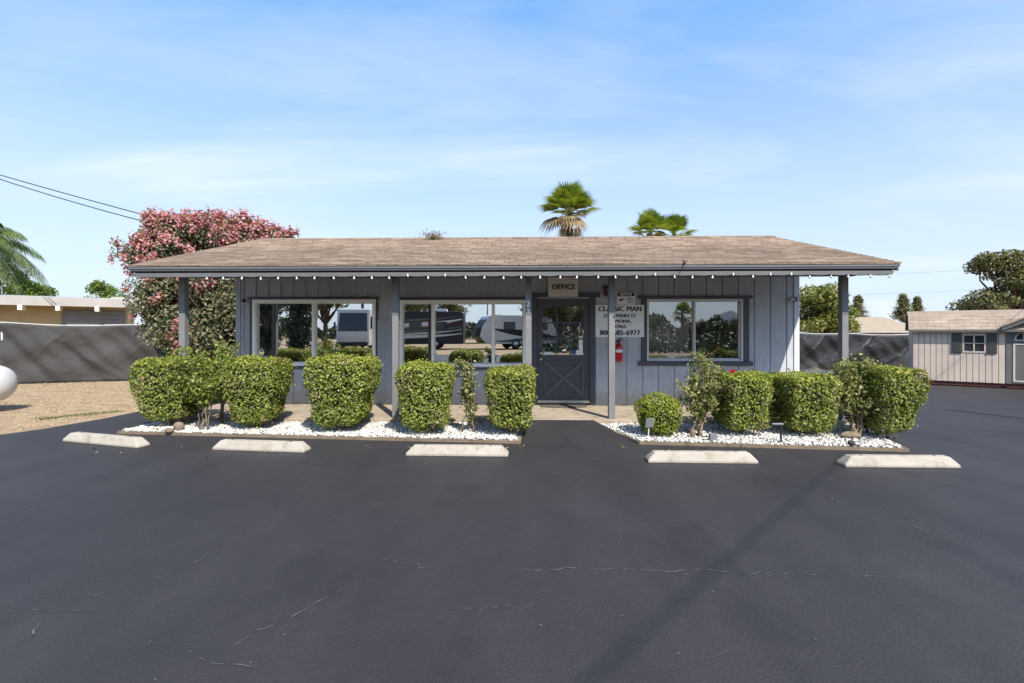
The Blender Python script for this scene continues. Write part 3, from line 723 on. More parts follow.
# string lights
o = thing('string_lights', 'string of small white bulbs hung along the eave', 'string lights', (XL+.6, EV-.02, 2.3), bframe=True)
pts = []; nb = 36; xs0, xs1 = wx(206, EV), wx(888, EV)
d = MB(); bpos = []
for i in range(nb*4+1):
    q = xs0+(xs1-xs0)*i/(nb*4); pts.append((q, EV-.012, 2.356-.012*abs(math.sin(math.pi*i/4))))
    if i % 4 == 0: bpos.append((q+random.uniform(-.02, .02), EV-.012, 2.354+random.choice((0, 0, 0, 0, .035, -.006))))
d.tube(pts, .005, 4); d.build('cable', 'wire', o)
proto = None
for b_ in bpos:
    r0 = ORG[o.name]
    if proto is None:
        d = MB(); d.lathe([(0, 0), (.008, 0), (.008, -.014), (.015, -.026), (.0165, -.036), (.011, -.047), (0, -.05)], r0, 'z', 10)
        proto = d.build('bulb', 'bulb', o, smooth=True); c = proto
    else:
        c = proto.copy(); C.objects.link(c); c.parent = o
    c.location = Vector(b_)-r0; c.rotation_euler = (random.uniform(-.2, .2), random.uniform(-.3, .3), 0)
# door mat
x0 = wx(564, -.35)
o = thing('door_mat', 'worn brown door mat on the slab in front of the office door', 'door mat', (x0, -.3, .1), bframe=True)
d = MB(); d.prism([(x0-.42, -.06), (x0-.44, -.2)]+[(x0+.44*math.cos(t), -.22-.16*math.sin(t)) for t in [math.pi*(1-i/10) for i in range(11)]]+[(x0+.44, -.2), (x0+.42, -.06)], .101, .118, 'z'); d.build('mat', 'mat', o, bevel=.006)
# dead weeds and twig on the roof
o = thing('dry_weed_clump', 'clump of dry weeds caught at the roof ridge', 'dry weeds', (wx(433, RG-.3), RG-.3, roofz(RG-.3)), bframe=True)
n = 260; ang = RNG.uniform(0, 6.28, n); rr = np.abs(RNG.normal(0, .12, n)); hh = np.abs(RNG.normal(.04, .06, n))
P = np.c_[ORG[o.name].x+rr*np.cos(ang)*1.4, ORG[o.name].y+rr*np.sin(ang), roofz(RG-.3)+hh+.02]
leaves('stalks', P, unit(RNG.normal(size=(n, 3))), .12, ['palmdead'], o, aspect=.12)
d = MB(); q0 = ORG[o.name]
for i in range(9): d.tube([q0+Vector((random.uniform(-.1, .1), 0, 0)), q0+Vector((random.uniform(-.25, .25), random.uniform(-.1, .1), random.uniform(.05, .2)))], .006, 4)
d.build('stems', 'twig', o)
q = wx(683, EV)
o = thing('dead_twig', 'short dark twig caught on the eave above the right window', 'twig', (q, EV, 2.48), bframe=True)
d = MB(); d.tube([(q-.01, EV-.03, 2.58), (q+.01, EV-.04, 2.53), (q-.01, EV-.035, 2.48), (q-.04, EV-.03, 2.42), (q-.06, EV-.03, 2.38)], [.012, .009, .008, .006, .003], 5); d.tube([(q+.01, EV-.04, 2.53), (q+.05, EV-.05, 2.57)], .006, 5); o2 = d.build('branch', 'black', o)

# ------------------------------------------------------------------ wheel stops
def wheel_stop():
    o = thing('wheel_stop', '', 'wheel stop', (0, 0, 0))
    m = MB(); L, e, h = .62, .085, .118; b_, t_ = .085, .05
    vs = [(-L, -b_, 0), (L, -b_, 0), (L, b_, 0), (-L, b_, 0), (-L, -b_, .03), (L, -b_, .03), (L, b_, .03), (-L, b_, .03), (-L+e, -t_, h), (L-e, -t_, h), (L-e, t_, h), (-L+e, t_, h)]
    m.add(vs, [(3, 2, 1, 0), (0, 1, 5, 4), (1, 2, 6, 5), (2, 3, 7, 6), (3, 0, 4, 7), (4, 5, 9, 8), (5, 6, 10, 9), (6, 7, 11, 10), (7, 4, 8, 11), (8, 9, 10, 11)])
    m.build('concrete_block', 'stop', o, bevel=.012)
    for s_ in (-.4, .4):
        m = MB(); m.lathe([(0, h+.004), (.012, h+.004), (.016, h-.002)], (s_, 0, 0), 'z', 10); m.build('anchor_pin', 'rust', o)
    return o
ws = wheel_stop(); first = True
for (l, r_, lab) in ((( 57, 441.5), (143, 449.5), 'pale concrete wheel stop set askew, leftmost of the row beside the dry ground'),
                     ((211, 450.5), (305, 453.5), 'pale concrete wheel stop in front of the second and third boxy hedges'),
                     ((406, 456.5), (507.5, 457.5), 'pale concrete wheel stop left of the asphalt path to the door'),
                     ((650, 463.5), (757, 464.5), 'stained concrete wheel stop in front of the round clipped bush'),
                     ((846, 468), (961, 469), 'pale concrete wheel stop, rightmost of the row, at the bed corner')):
    o = ws if first else copy_tree(ws); first = False
    p0, p1 = gnd(*l), gnd(*r_); d = p1-p0; ang = math.atan2(d.y, d.x)
    m_ = (p0+p1)/2+Vector((-math.sin(ang), math.cos(ang), 0))*.085; o.location = (m_.x, m_.y, .004); o.rotation_euler = (0, 0, ang); o.scale = (1.12, 1, 1) if 'leftmost' in lab else (1, 1, 1)
    o['label'] = lab; o['group'] = 'concrete wheel stops along the planting beds'

# ------------------------------------------------------------------ hedges and shrubs
def superpts(n, ex, a_, b_, h_):
    areas = np.array([a_*h_, a_*h_, b_*h_, b_*h_, a_*b_, a_*b_*.3]); f = RNG.choice(6, n, p=areas/areas.sum())
    u = RNG.uniform(-1, 1, (n, 3))
    for i, (ax, sg) in enumerate(((1, -1), (1, 1), (0, -1), (0, 1), (2, 1), (2, -1))): u[f == i, ax] = sg
    k = (np.abs(u)**ex).sum(1)**(1/ex); p_ = u/k[:, None]
    nn = np.sign(p_)*np.abs(p_)**(ex-1)/np.array([a_, b_, h_]); return p_, unit(nn)
def wob(P, s_, amp):
    return amp*(np.sin(P[:, 0]*9+s_)+np.sin(P[:, 1]*8+s_*2.3)+np.sin(P[:, 2]*10+s_*1.7)+np.sin((P[:, 0]+P[:, 2])*17+s_)*.6)[:, None]/2.5
def hedge(label, cx, cy, wd, dp, ztop, z0=.16, taper=.72, ex=9, dens=4300, group='clipped box hedges in the beds', lean=0, name='clipped_hedge', mats=('hedge', 'hedgetop'), size=.042, skew=0):
    o = thing(name, label, 'hedge' if name == 'clipped_hedge' else 'bush', (cx, cy, .04), group)
    a_, b_, h_ = wd/2, dp/2, (ztop-z0)/2; zm = (ztop+z0)/2; sd_ = random.uniform(0, 9)
    area = 4*(2*a_*2*h_+2*b_*2*h_)/2+4*a_*b_
    n = int(area*dens)
    def place(p_, k=1.0):
        t = np.clip((p_[:, 2]+1)/2, 0, 1); tp = taper+(1-taper)*np.minimum(1, t*1.5)**.7
        return np.c_[cx+a_*p_[:, 0]*tp*k+lean*(1-t)+skew*(1-t)*p_[:, 0], cy+b_*p_[:, 1]*tp*k, zm+h_*p_[:, 2]*k]
    p_, nn = superpts(n, ex, a_, b_, h_)
    q_ = p_*np.array([a_, b_, h_])+sd_
    hole = np.sin(q_[:, 0]*13+1.3*np.sin(q_[:, 2]*9))*np.sin(q_[:, 2]*12+q_[:, 1]*7)+.6*np.sin(q_[:, 0]*29)*np.sin(q_[:, 2]*27+q_[:, 1]*23)
    kp = ~((hole > .75) & (RNG.random(n) < .5) & (p_[:, 2] < .93)); p_, nn, q_ = p_[kp], nn[kp], q_[kp]; n = len(p_)
    dry = (np.sin(q_[:, 0]*7+sd_*3)*np.sin(q_[:, 2]*6+sd_) > .72) & (RNG.random(n) < .4)
    P = place(p_); P += nn*(wob(P, sd_, .042)-np.minimum(RNG.exponential(.028, n), .10)[:, None]+.012)
    dp_ = RNG.random(n) < .2; P[dp_] -= nn[dp_]*RNG.uniform(.04, .13, (dp_.sum(), 1))
    spr = RNG.random(n) < .06; P[spr] += nn[spr]*RNG.uniform(.0, .06, (spr.sum(), 1))
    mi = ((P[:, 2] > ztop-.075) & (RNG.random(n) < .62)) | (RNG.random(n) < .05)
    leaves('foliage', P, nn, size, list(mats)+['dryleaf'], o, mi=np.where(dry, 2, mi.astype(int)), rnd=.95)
    # core of twigs
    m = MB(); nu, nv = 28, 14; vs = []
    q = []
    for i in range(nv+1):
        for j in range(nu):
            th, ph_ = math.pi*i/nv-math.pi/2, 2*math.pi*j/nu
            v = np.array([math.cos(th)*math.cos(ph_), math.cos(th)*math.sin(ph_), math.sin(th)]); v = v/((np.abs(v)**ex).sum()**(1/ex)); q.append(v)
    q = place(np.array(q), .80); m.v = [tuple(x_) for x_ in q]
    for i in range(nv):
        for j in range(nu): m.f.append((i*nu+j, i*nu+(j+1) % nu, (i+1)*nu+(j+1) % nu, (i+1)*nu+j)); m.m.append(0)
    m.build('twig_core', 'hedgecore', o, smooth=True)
    m = MB()
    for i in range(5):
        q0 = Vector((cx+lean+random.uniform(-.3, .3)*a_, cy+random.uniform(-.3, .3)*b_, .02)); m.tube([q0, q0+Vector((random.uniform(-.08, .08), random.uniform(-.05, .05), .3))], [.018, .012], 6)
    m.build('stems', 'twig', o); return o
def H(label, l, r_, ytop, D=7.15, dp=.8, **k):
    Df, Db = D-dp*.5+.1, D+dp*.5-.12
    xl = (l-CX)/F*(Df if l < CX else Db); xr = (r_-CX)/F*(Db if r_ < CX else Df)
    cx = (xl+xr)/2; wd = xr-xl-.02; zt = CH-(ytop-HY)/F*(D+dp*.25)
    return hedge(label, cx, D, wd, dp, zt, **k)
H('broad clipped hedge at the far left end of the bed beside the dry ground', 133, 212, 358, 7.5, .8, taper=.66)
H('boxy clipped hedge under the leftmost window, second from the left', 222, 293, 357, 7.32, .8, taper=.60)
H('wide rounded clipped hedge left of the second porch post, under the motorhome reflection', 305, 379, 356, 7.15, .85, taper=.62)
H('tall narrow clipped hedge just right of the second porch post', 397, 455, 362, 7.0, .8, taper=.76)
H('square clipped hedge at the path edge left of the office door', 485, 535, 367, 6.95, .8, taper=.78)
H('dense clipped hedge with a red rose showing on its top edge', 709, 770, 372, 6.92, .85, taper=.8)
H('shadowy clipped hedge under the right end of the front wall', 765, 839, 374, 6.9, .85, taper=.82)
H('wide leafy hedge with undercut side at the far right corner of the bed', 842, 927, 365, 6.75, 1.0, taper=.62, lean=-.05, size=.042)
x_ = at(659.5, 6.75)
hedge('small round clipped bush at the path edge beside a spotlight', x_.x, 6.78, .63, .62, .58, z0=.05, taper=.85, ex=2.6, dens=4600, group=None, name='round_bush', mats=('ball', 'hedgetop'), size=.03)

def shrub(name, label, base, tips, leafmat, nleaf, size, spread, stem_r=.014, cat='bush', group=None, low=.35, flowers=None):
    base = Vector(base); o = thing(name, label, cat, base, group)
    m = MB(); P = []; tips_ = [Vector(t) for t in tips]; nprim = max(3, int(len(tips_)/2.4))
    random.shuffle(tips_)
    for g_ in range(nprim):
        grp_ = tips_[g_::nprim]; mean = sum(grp_, Vector((0, 0, 0)))/len(grp_)
        q0 = base+Vector((random.uniform(-.09, .09), random.uniform(-.06, .06), 0)); fk = q0.lerp(mean, random.uniform(.2, .4))+Vector((random.uniform(-.04, .04), random.uniform(-.04, .04), 0))
        lim = [q0.lerp(fk, k/4)+Vector((random.gauss(0, .012), random.gauss(0, .012), 0))*(0 < k < 4) for k in range(5)]
        m.tube(lim, [stem_r*(1.25-.1*k) for k in range(5)], 6)
        for t in grp_:
            mid = fk.lerp(t, .5)+Vector((random.uniform(-.06, .06), random.uniform(-.06, .06), random.uniform(.0, .07)))
            cur = [fk.lerp(mid, k/4).lerp(mid.lerp(t, k/4), k/4) for k in range(5)]
            m.tube(cur, [stem_r*(.8-.14*k) for k in range(5)], 5)
            for k in range(3):
                s0 = cur[random.choice((1, 2, 3, 4))]; s1 = s0+Vector((random.gauss(0, spread*.7), random.gauss(0, spread*.7), random.uniform(0, spread))); m.tube([s0, s1], [stem_r*.4, stem_r*.2], 4)
                for _ in range(nleaf//(len(tips)*6)): P.append(s0.lerp(s1, random.uniform(.3, 1.1))+Vector([random.gauss(0, spread*.3) for _ in range(3)]))
            for _ in range(nleaf//(len(tips)*2)):
                P.append(t.lerp(fk, random.uniform(0, 1-low)**1.4)+Vector([random.gauss(0, spread*.5) for _ in range(3)]))
    m.build('stems', 'twig', o, smooth=True)
    P = np.array([tuple(p_) for p_ in P]); P[:, 2] = np.maximum(P[:, 2], .06)
    leaves('leaves', P, unit(RNG.normal(size=P.shape)+np.array([0, -.4, .5])), size, [leafmat], o, rnd=1.0)
    if flowers:
        Fp = np.concatenate([np.array(f)+RNG.normal(size=(9, 3))*.013 for f in flowers]); leaves('flowers', Fp, unit(RNG.normal(size=Fp.shape)+np.array([0, -.6, .6])), .05, ['redflower'], o, aspect=.9)
    return o
def tips(cx, cy, sx_, sy_, z0, z1, n): return [(cx+random.uniform(-sx_, sx_), cy+random.uniform(-sy_, sy_), random.uniform(z0, z1)) for _ in range(n)]
b_ = at(202, 7.1); shrub('leafy_shrub', 'loose light green shrub with bare twigs in front of the far left hedge', (b_.x, 7.12, .05), tips(b_.x-.06, 7.1, .34, .2, .62, 1.24, 18), 'shrubleaf', 3000, .055, .12, .009, low=.25)
b_ = at(468, 6.9); shrub('young_rose', 'thin upright rose plant between two hedges under the three-pane window', (b_.x, 6.92, .05), tips(b_.x, 6.92, .1, .1, .6, 1.17, 9), 'rose', 1300, .052, .08, .012, low=.0)
b_ = at(697, 6.85); shrub('rose_bush', 'open rose bush with bare brown branches and a red flower behind the spotlight bed', (b_.x-.04, 6.7, .05), tips(b_.x-.03, 6.8, .37, .18, .65, 1.10, 16), 'rose', 2700, .055, .11, .013, low=.1, flowers=[(at(731, 6.75, 371).x, 6.7, at(731, 6.7, 371).z)])
b_ = at(848, 6.8); shrub('stemmed_shrub', 'leggy shrub with pale bare stems between the two right hedges', (b_.x-.02, 6.6, .05), tips(b_.x+.0, 6.75, .28, .15, .75, 1.12, 13), 'rose', 3000, .058, .13, .016, low=.2)
b_ = at(352, 8.3); shrub('leafy_shrub', 'small bright shrub poking up behind the wide hedge at the leftmost window', (b_.x, 7.62, .08), tips(b_.x-.1, 7.62, .2, .05, 1.0, 1.2, 7), 'shrubleaf', 420, .055, .08)
b_ = at(240, 8.2); shrub('leafy_shrub', 'yellow-green sprig with pale blooms at the left corner of the building', (b_.x, 7.62, .08), tips(b_.x+.05, 7.62, .2, .06, .95, 1.3, 8), 'shrubleaf', 520, .055, .09)

# ---- small things in the beds
def rock(label, c, r_, mat='rock', name='landscape_rock', grp=None):
    v = ico_v*np.array(r_)*(1+RNG.normal(size=(12, 1))*.1)+np.array(c)
    m = MB(); m.add([tuple(q) for q in v], [tuple(f) for f in ico_f]); o = m.build(name, mat); s_ = o.modifiers.new('sub', 'SUBSURF'); s_.levels = s_.render_levels = 1
    tag(o, label, 'rock', grp); return centre(o)
rock('brown rock on white gravel at the foot of the far left hedge', gnd(174, 432, .05)+Vector((0, .1, .06)), (.10, .09, .10))
rock('smaller brown rock on white gravel beside the leftmost wheel stop', gnd(163, 434, .05)+Vector((0, .12, .03)), (.08, .07, .05))
rock('flat brown stone under the stems of the leggy right shrub', gnd(856, 440, .05)+Vector((0, .1, .05)), (.19, .09, .06))
rock('dark round stone on white gravel beside the right wheel stop', gnd(853, 446, .05)+Vector((0, .03, .03)), (.06, .06, .05), 'darkrock')
rock('brown lump at the foot of the rose bush branches', gnd(694, 438, .05)+Vector((0, .05, .05)), (.05, .05, .07))
def spotlight(label, px, py, D, kind):
    p_ = at(px, D, z=.04); o = thing('garden_spotlight', label, 'garden light', p_, 'garden spotlights in the right bed')
    m = MB()
    if kind == 'panel':
        m.tube([p_, p_+Vector((.01, 0, .17))], .009, 6); m.build('stake', 'alu', o)
        m = MB(); c = p_+Vector((.01, -.02, .24)); m.add([(c.x+sx_*.055, c.y-.012*sy_+(.012 if k else 0)-.02, c.z+sy_*.065) for k in (0, 1) for sx_, sy_ in ((-1, -1), (1, -1), (1.1, 1), (-.9, 1))], [(0, 1, 2, 3), (7, 6, 5, 4), (0, 4, 5, 1), (1, 5, 6, 2), (2, 6, 7, 3), (3, 7, 4, 0)]); m.build('lamp_head', 'greybox', o, bevel=.004)
    elif kind == 'box':
        m.box(p_.x-.05, p_.x+.05, p_.y-.03, p_.y+.03, .05, .15); m.build('lamp_head', 'greybox', o, bevel=.008)
        m = MB(); m.tube([p_+Vector((-.04, .01, .07)), p_+Vector((-.14, .04, .06))], .008, 6); m.build('cable', 'black', o)
    else:
        m.tube([p_, p_+Vector((0, 0, .24))], .013, 8); m.build('stake', 'black', o)
        m = MB(); m.tube([p_+Vector((-.12, 0, .255)), p_+Vector((.03, .01, .25))], [.012, .017], 8); m.build('lamp_head', 'greybox', o)
spotlight('square grey garden spotlight on a stake in front of the round bush', 648, 440, 6.48, 'panel')
spotlight('low grey box garden light behind the right middle wheel stop', 713, 447, 6.38, 'box')
spotlight('T-shaped garden light on a dark stake right of the dense hedge', 781, 449, 6.29, 'tee')

# ------------------------------------------------------------------ left yard
# straw and weeds on the dry ground
n = 9000; X_ = RNG.uniform(-14, -7.1, n); Y_ = RNG.uniform(7.0, 14.5, n)
edge = np.interp(Y_, [6.9, 7.42, 8.28, 9.23, 16], [-7.5, -7.26, -7.1, -7.05, -6.95]); k = X_ < edge-.02
P = np.c_[X_, Y_, RNG.uniform(.008, .03, n)][k]
o = leaves('straw', P, np.tile([0, 0, 1.], (len(P), 1)), .075, ['straw'], None, aspect=.13, rnd=.6); tag(o, kind='stuff')
P0, P1 = gnd(38, 420), gnd(118, 412)
n = 260; t = RNG.random(n); P = np.array(P0)[None]*(1-t)[:, None]+np.array(P1)[None]*t[:, None]+RNG.normal(size=(n, 3))*np.array([.06, .05, 0])+np.array([0, 0, .02])
o = leaves('weeds', P, unit(RNG.normal(size=(n, 3))+np.array([0, -.5, .6])), .06, ['weed'], None, aspect=.3); tag(o, kind='stuff')
# propane tank
cy, cz, r_ = 8.95, .54, .335; xe = at(9, cy).x
o = thing('propane_tank', 'white round-ended propane tank standing on the dry ground', 'tank', (xe-1, cy, 0))
m = MB(); L = 2.1; prof = [(r_*math.sin(t), -L+r_*.75*(1-math.cos(t))) for t in [i*math.pi/16 for i in range(9)]]; prof += [(r_*math.cos(t), -r_*.75+r_*.75*math.sin(t)) for t in [i*math.pi/16 for i in range(9)]]
m.lathe(prof, (xe, cy, cz), 'x', 28); m.build('tank_shell', 'tank', o, smooth=True)
for q in (-.55, -1.55):
    m = MB(); m.box(xe+q-.04, xe+q+.04, cy-.22, cy+.22, 0, cz-r_*.75); m.build('leg', 'tank', o, bevel=.008)
m = MB(); m.lathe([(r_+.001, -.012), (r_+.006, -.008), (r_+.006, .008), (r_+.001, .012)], (xe-r_*.75, cy, cz), 'x', 28); m.build('weld_seam', 'tank', o, smooth=True)
m = MB(); m.lathe([(.17, -.02), (.17, .08), (.15, .13), (0, .15)], (xe-1.0, cy, cz+r_), 'z', 18); m.build('valve_dome', 'tank', o, smooth=True)
# screen fences
def fence(name, label, pts, hs, mat, seed, postgap=2.4, sag=.05, rail=True, foot=.02, wr=.035):
    o = thing(name, label, 'fence', (pts[0][0], pts[0][1], 0))
    m = MB(); rnd = random.Random(seed); acc = 0; cols = []; postpos = []
    for i in range(len(pts)-1):
        p0, p1 = Vector(pts[i]), Vector(pts[i+1]); L = (p1-p0).length; n = max(2, int(L/.05))
        nrm = Vector((-(p1-p0).y, (p1-p0).x)).normalized()
        k = max(1, round(L/postgap))
        for j in range(n if i < len(pts)-2 else n+1):
            t = j/n; q = p0.lerp(p1, t); h = hs[i]+(hs[i+1]-hs[i])*t
            cols.append((q, nrm, h-sag*abs(math.sin(math.pi*t*k)), acc+L*t))
        for j in range(k if i < len(pts)-2 else k+1): postpos.append((p0.lerp(p1, j/k), hs[i]+(hs[i+1]-hs[i])*j/k, nrm))
        acc += L
    nz = 26; vs = []
    for q, nrm, h, u in cols:
        for a_ in range(nz+1):
            z = foot+(h-foot)*a_/nz
            e = wr*(math.sin(u*5.1+z*3.2+seed)+.7*math.sin(u*2.3-z*6+seed*2)+.5*math.sin(u*11+z*9))*(.35+.65*math.sin(math.pi*a_/nz))
            fl = math.sin((u-.9*z)*1.55+seed+.5*math.sin(u*.7)); e -= wr*1.1*max(0, 1-abs(fl)*13)*(z/h)
            fl = math.sin((u-1.5*z)*2.9+seed*3+math.sin(u)); e -= wr*.55*max(0, 1-abs(fl)*11)
            fl = math.sin((u*.6+1.1*z)*6.5+seed+1.5*math.sin(u*1.9)); e -= wr*.5*max(0, 1-abs(fl)*5)
            fl = math.sin((u+1.3*z)*.83+seed*1.7); e -= wr*.9*max(0, 1-abs(fl)*7)*(1-.4*z/h)
            vs.append((q.x+nrm.x*e, q.y+nrm.y*e, z))
    fs = [((i)*(nz+1)+a_, (i+1)*(nz+1)+a_, (i+1)*(nz+1)+a_+1, i*(nz+1)+a_+1) for i in range(len(cols)-1) for a_ in range(nz)]
    m.add(vs, fs); f = m.build('screen_fabric', mat, o, smooth=True); s_ = f.modifiers.new('thick', 'SOLIDIFY'); s_.thickness = .006
    for q, h, nrm in postpos:
        m = MB(); m.tube([(q.x+nrm.x*.08, q.y+nrm.y*.08, 0), (q.x+nrm.x*.08, q.y+nrm.y*.08, h+.015)], .025, 8); m.build('post', 'alu', o)
    if rail:
        m = MB(); m.tube([(q.x+nrm.x*.08, q.y+nrm.y*.08, h+.02) for q, nrm, h, u in cols[::14]], .013, 6); m.build('top_rail', 'alu', o)
    return o
fence('screen_fence', 'grey-brown fabric screen fence across the dry yard on the left', [(-24, 11.0), (-14.5, 13.6), (-11.3, 14.9), (-10.5, 15.4), (-6.5, 16.5)], [1.75, 1.76, 1.74, 1.35, 1.3], 'screen', 3, wr=.05, sag=.08)
fence('screen_fence', 'black fabric screen fence behind the building on the right', [(5, 17.4), (10.3, 17.6), (14.7, 17.8), (24, 18.0)], [1.5, 1.48, 1.4, 1.4], 'blackscreen', 8, wr=.05)
def tarp(label, c, rx, ry, h, mat, seed):
    m = MB(); n = 26; vs = []
    for i in range(n+1):
        for j in range(n+1):
            u, w_ = i/n*2-1, j/n*2-1; rr = min(1, math.hypot(u, w_)); e = (1-rr**2)
            z = .012+h*max(0, e)*(.75+.25*math.sin(u*7+seed)*math.sin(w_*6+seed)+.15*math.sin(u*15+w_*9))
            vs.append((c[0]+u*rx*(1+.1*math.sin(w_*5+seed)), c[1]+w_*ry, z))
    m.add(vs, [(i*(n+1)+j, (i+1)*(n+1)+j, (i+1)*(n+1)+j+1, i*(n+1)+j+1) for i in range(n) for j in range(n)])
    o = m.build('tarp', mat, smooth=True); tag(o, label, 'tarp'); return centre(o)
q = at(898, 16.8); tarp('crumpled black tarp heaped at the fence beside the shed', (q.x, q.y), 1.2, .6, .6, 'cloth', 1)
q = at(813, 16.8); tarp('grey tarp heaped at the foot of the black fence', (q.x, q.y), .9, .5, .26, 'tarp', 4)
# house on the left
HA = R(36.3)
hs_ = thing('neighbour_house', 'low house with pale flat fascia and yellow wall behind the left fence', 'house', (-21.3, 20, 0)); ORG[hs_.name] = Vector((0, 0, 0)); hs_.rotation_euler = (0, 0, HA)
m = MB(); m.box(-9, 4.1, .75, 8.5, 0, 2.9); m.build('wall', 'yellowwall', hs_)
m = MB(); m.prism([(.03, 2.98), (4.5, 3.3), (9.2, 2.98), (9.2, 2.78), (4.5, 3.1), (.03, 2.78)], -9.6, 4.4, 'x'); m.build('roof', 'lightfascia', hs_)
m = MB(); m.box(-9.62, 4.42, -.03, .029, 2.64, 3.0); m.build('fascia', 'lightfascia', hs_)
for q in (-3.2, -1.9, -.65, .57, 1.74, 3.04):
    m = MB(); m.box(q-.07, q+.07, -.10, .745, 2.44, 2.635); m.build('beam_end', 'white', hs_)
m = MB(); m.box(1.78, 4.0, .70, .749, .05, 2.5)
for i in range(12): m.box(1.80, 3.98, .68, .6995, .1+i*.2, .28+i*.2)
m.build('garage_door', 'greydoor', hs_)
m = MB(); m.box(3.4, 3.9, 2.2, 2.8, 3.0, 3.25); m.build('roof_vent', 'lightfascia', hs_)
# house on the right, far
hs_ = thing('ranch_house', 'far low house with broad tan roof beyond the black fence', 'house', (29, 42, 0))
m = MB(); m.box(24, 33.6, 40.5, 48, 0, 1.62); m.build('wall', 'brown', hs_)
m = MB(); m.prism([(39.8, 1.62), (44.2, 2.88), (48.6, 1.62), (48.6, 1.5), (44.2, 2.72), (39.8, 1.5)], 23.0, 34.1, 'x'); m.build('roof', 'tanroof', hs_)
m = MB(); m.box(23, 34.1, 39.72, 39.79, 1.44, 1.60); m.build('gutter', 'lightfascia', hs_)
m = MB(); m.prism([(39.75, 1.66), (44.2, 2.93), (44.2, 2.75), (39.75, 1.48)], 34.11, 34.2, 'x'); m.build('rake_board', 'white', hs_)

# ------------------------------------------------------------------ garden shed
PA = at(913, 13.85); sdir = Vector((math.cos(R(-37.5)), math.sin(R(-37.5)), 0)); sang = math.atan2(sdir.y, sdir.x)
def shed_u(px):
    d_ = Vector(((px-CX)/F, 1, 0)); nrm = Vector((-sdir.y, sdir.x, 0)); t = PA.dot(nrm)/d_.dot(nrm); return (d_*t-PA).dot(sdir), t
sh = thing('garden_shed', 'beige wooden garden shed with shuttered window and tan shingle roof', 'shed', PA); ORG[sh.name] = Vector((0, 0, 0)); sh.rotation_euler = (0, 0, sang)
LEN, DEP = 4.6, 2.3; du0, du1 = shed_u(1011)[0], shed_u(1011)[0]+1.25
u0, t0 = shed_u(964); u1, _ = shed_u(984); sz = lambda py: CH-(py-HY)/F*t0
wz0, wz1 = sz(351), sz(335.5)
m = MB(); m.box(0, LEN, 0, .05, .14, 1.575); m.box(0, .05, .051, DEP, .14, 1.575); m.box(LEN-.05, LEN, .051, DEP, .14, 1.575); m.box(.051, LEN-.051, DEP-.05, DEP-.001, .14, 1.575)
m.prism([(0.0, 1.576), (DEP, 1.576), (DEP*.75, 1.9), (DEP/2, 2.06), (DEP*.25, 1.9)], 0.002, .048, 'x'); m.build('wall', 'shedgroove', sh)
m = MB(); x = .0; hol = [(u0-.03, u1+.03, wz0-.04, wz1+.04)]
while x < du0-.1: grid_panels(m, x+.004, min(x+.118, du0-.08), .135, 1.574, hol, -.016, -.001); x += .125
m.build('siding_boards', 'shed', sh, bevel=.002); m = MB()
x = du1+.1
while x < LEN-.05: m.box(x+.004, min(x+.118, LEN), -.016, -.001, .135, 1.574); x += .125
m.build('siding_boards', 'shed', sh, bevel=.002)
m = MB(); y = .0
while y < DEP-.05: m.box(-.016, -.001, y+.004, min(y+.182, DEP), .135, 1.574); y += .19
m.build('side_boards', 'shed', sh, bevel=.002)
rf = MB(); uvs = []
prof = [(-.14, 1.565), (.34, 1.97), (DEP/2, 2.13), (DEP-.34, 1.97), (DEP+.14, 1.565)]
acc = 0
for (ya, za_), (yb, zb_) in zip(prof, prof[1:]):
    L = math.hypot(yb-ya, zb_-za_); rf.add([(-.1, ya, za_), (LEN+.1, ya, za_), (LEN+.1, yb, zb_), (-.1, yb, zb_)], [(0, 1, 2, 3)])
    uvs += [(-.1, acc), (LEN+.1, acc), (LEN+.1, acc+L), (-.1, acc+L)]; acc += L
o = rf.build('roof', 'shedroof', sh); ul = o.data.uv_layers.new(name='UVMap'); ul.data.foreach_set('uv', np.array(uvs, dtype=np.float32).ravel())
s_ = o.modifiers.new('thick', 'SOLIDIFY'); s_.thickness = .03
m = MB(); m.box(-.1, LEN+.1, -.165, -.141, 1.50, 1.565); m.build('eave_trim', 'shedtrim', sh)
m = MB(); m.box(0.02, LEN-.02, .02, DEP-.02, 0.03, .138); m.build('floor_frame', 'redwood', sh)
m = MB(); m.box(u0-.03, u1+.03, -.03, -.001, wz1, wz1+.04); m.box(u0-.03, u1+.03, -.03, -.001, wz0-.04, wz0); m.box(u0-.03, u0, -.03, -.001, wz0, wz1); m.box(u1, u1+.03, -.03, -.001, wz0, wz1)
m.box((u0+u1)/2-.015, (u0+u1)/2+.015, -.024, -.004, wz0, wz1); m.box(u0, u1, -.0225, -.0045, (wz0+wz1)/2-.012, (wz0+wz1)/2+.012)
wn = m.build('window', 'shed', sh); m = MB(); m.add([(u0, -.008, wz0), (u1, -.008, wz0), (u1, -.008, wz1), (u0, -.008, wz1)], [(0, 1, 2, 3)]); m.build('pane', 'rvglass', wn)
for a_, b_ in ((951.5, 961.5), (986.5, 997)):
    a_, b_ = shed_u(a_)[0], shed_u(b_)[0]; m = MB(); m.box(a_, b_, -.04, -.0165, wz0-.06, wz1+.06)
    for i in range(9): zq = wz0-.03+i*(wz1-wz0+.06)/9; m.box(a_+.03, b_-.03, -.048, -.0405, zq, zq+.025)
    m.build('shutter', 'shutter', sh)
dz = 1.72; m = MB(); m.box(du0-.09, du0, -.03, .0, .135, 1.66); m.box(du1, du1+.09, -.03, 0, .135, 1.66)
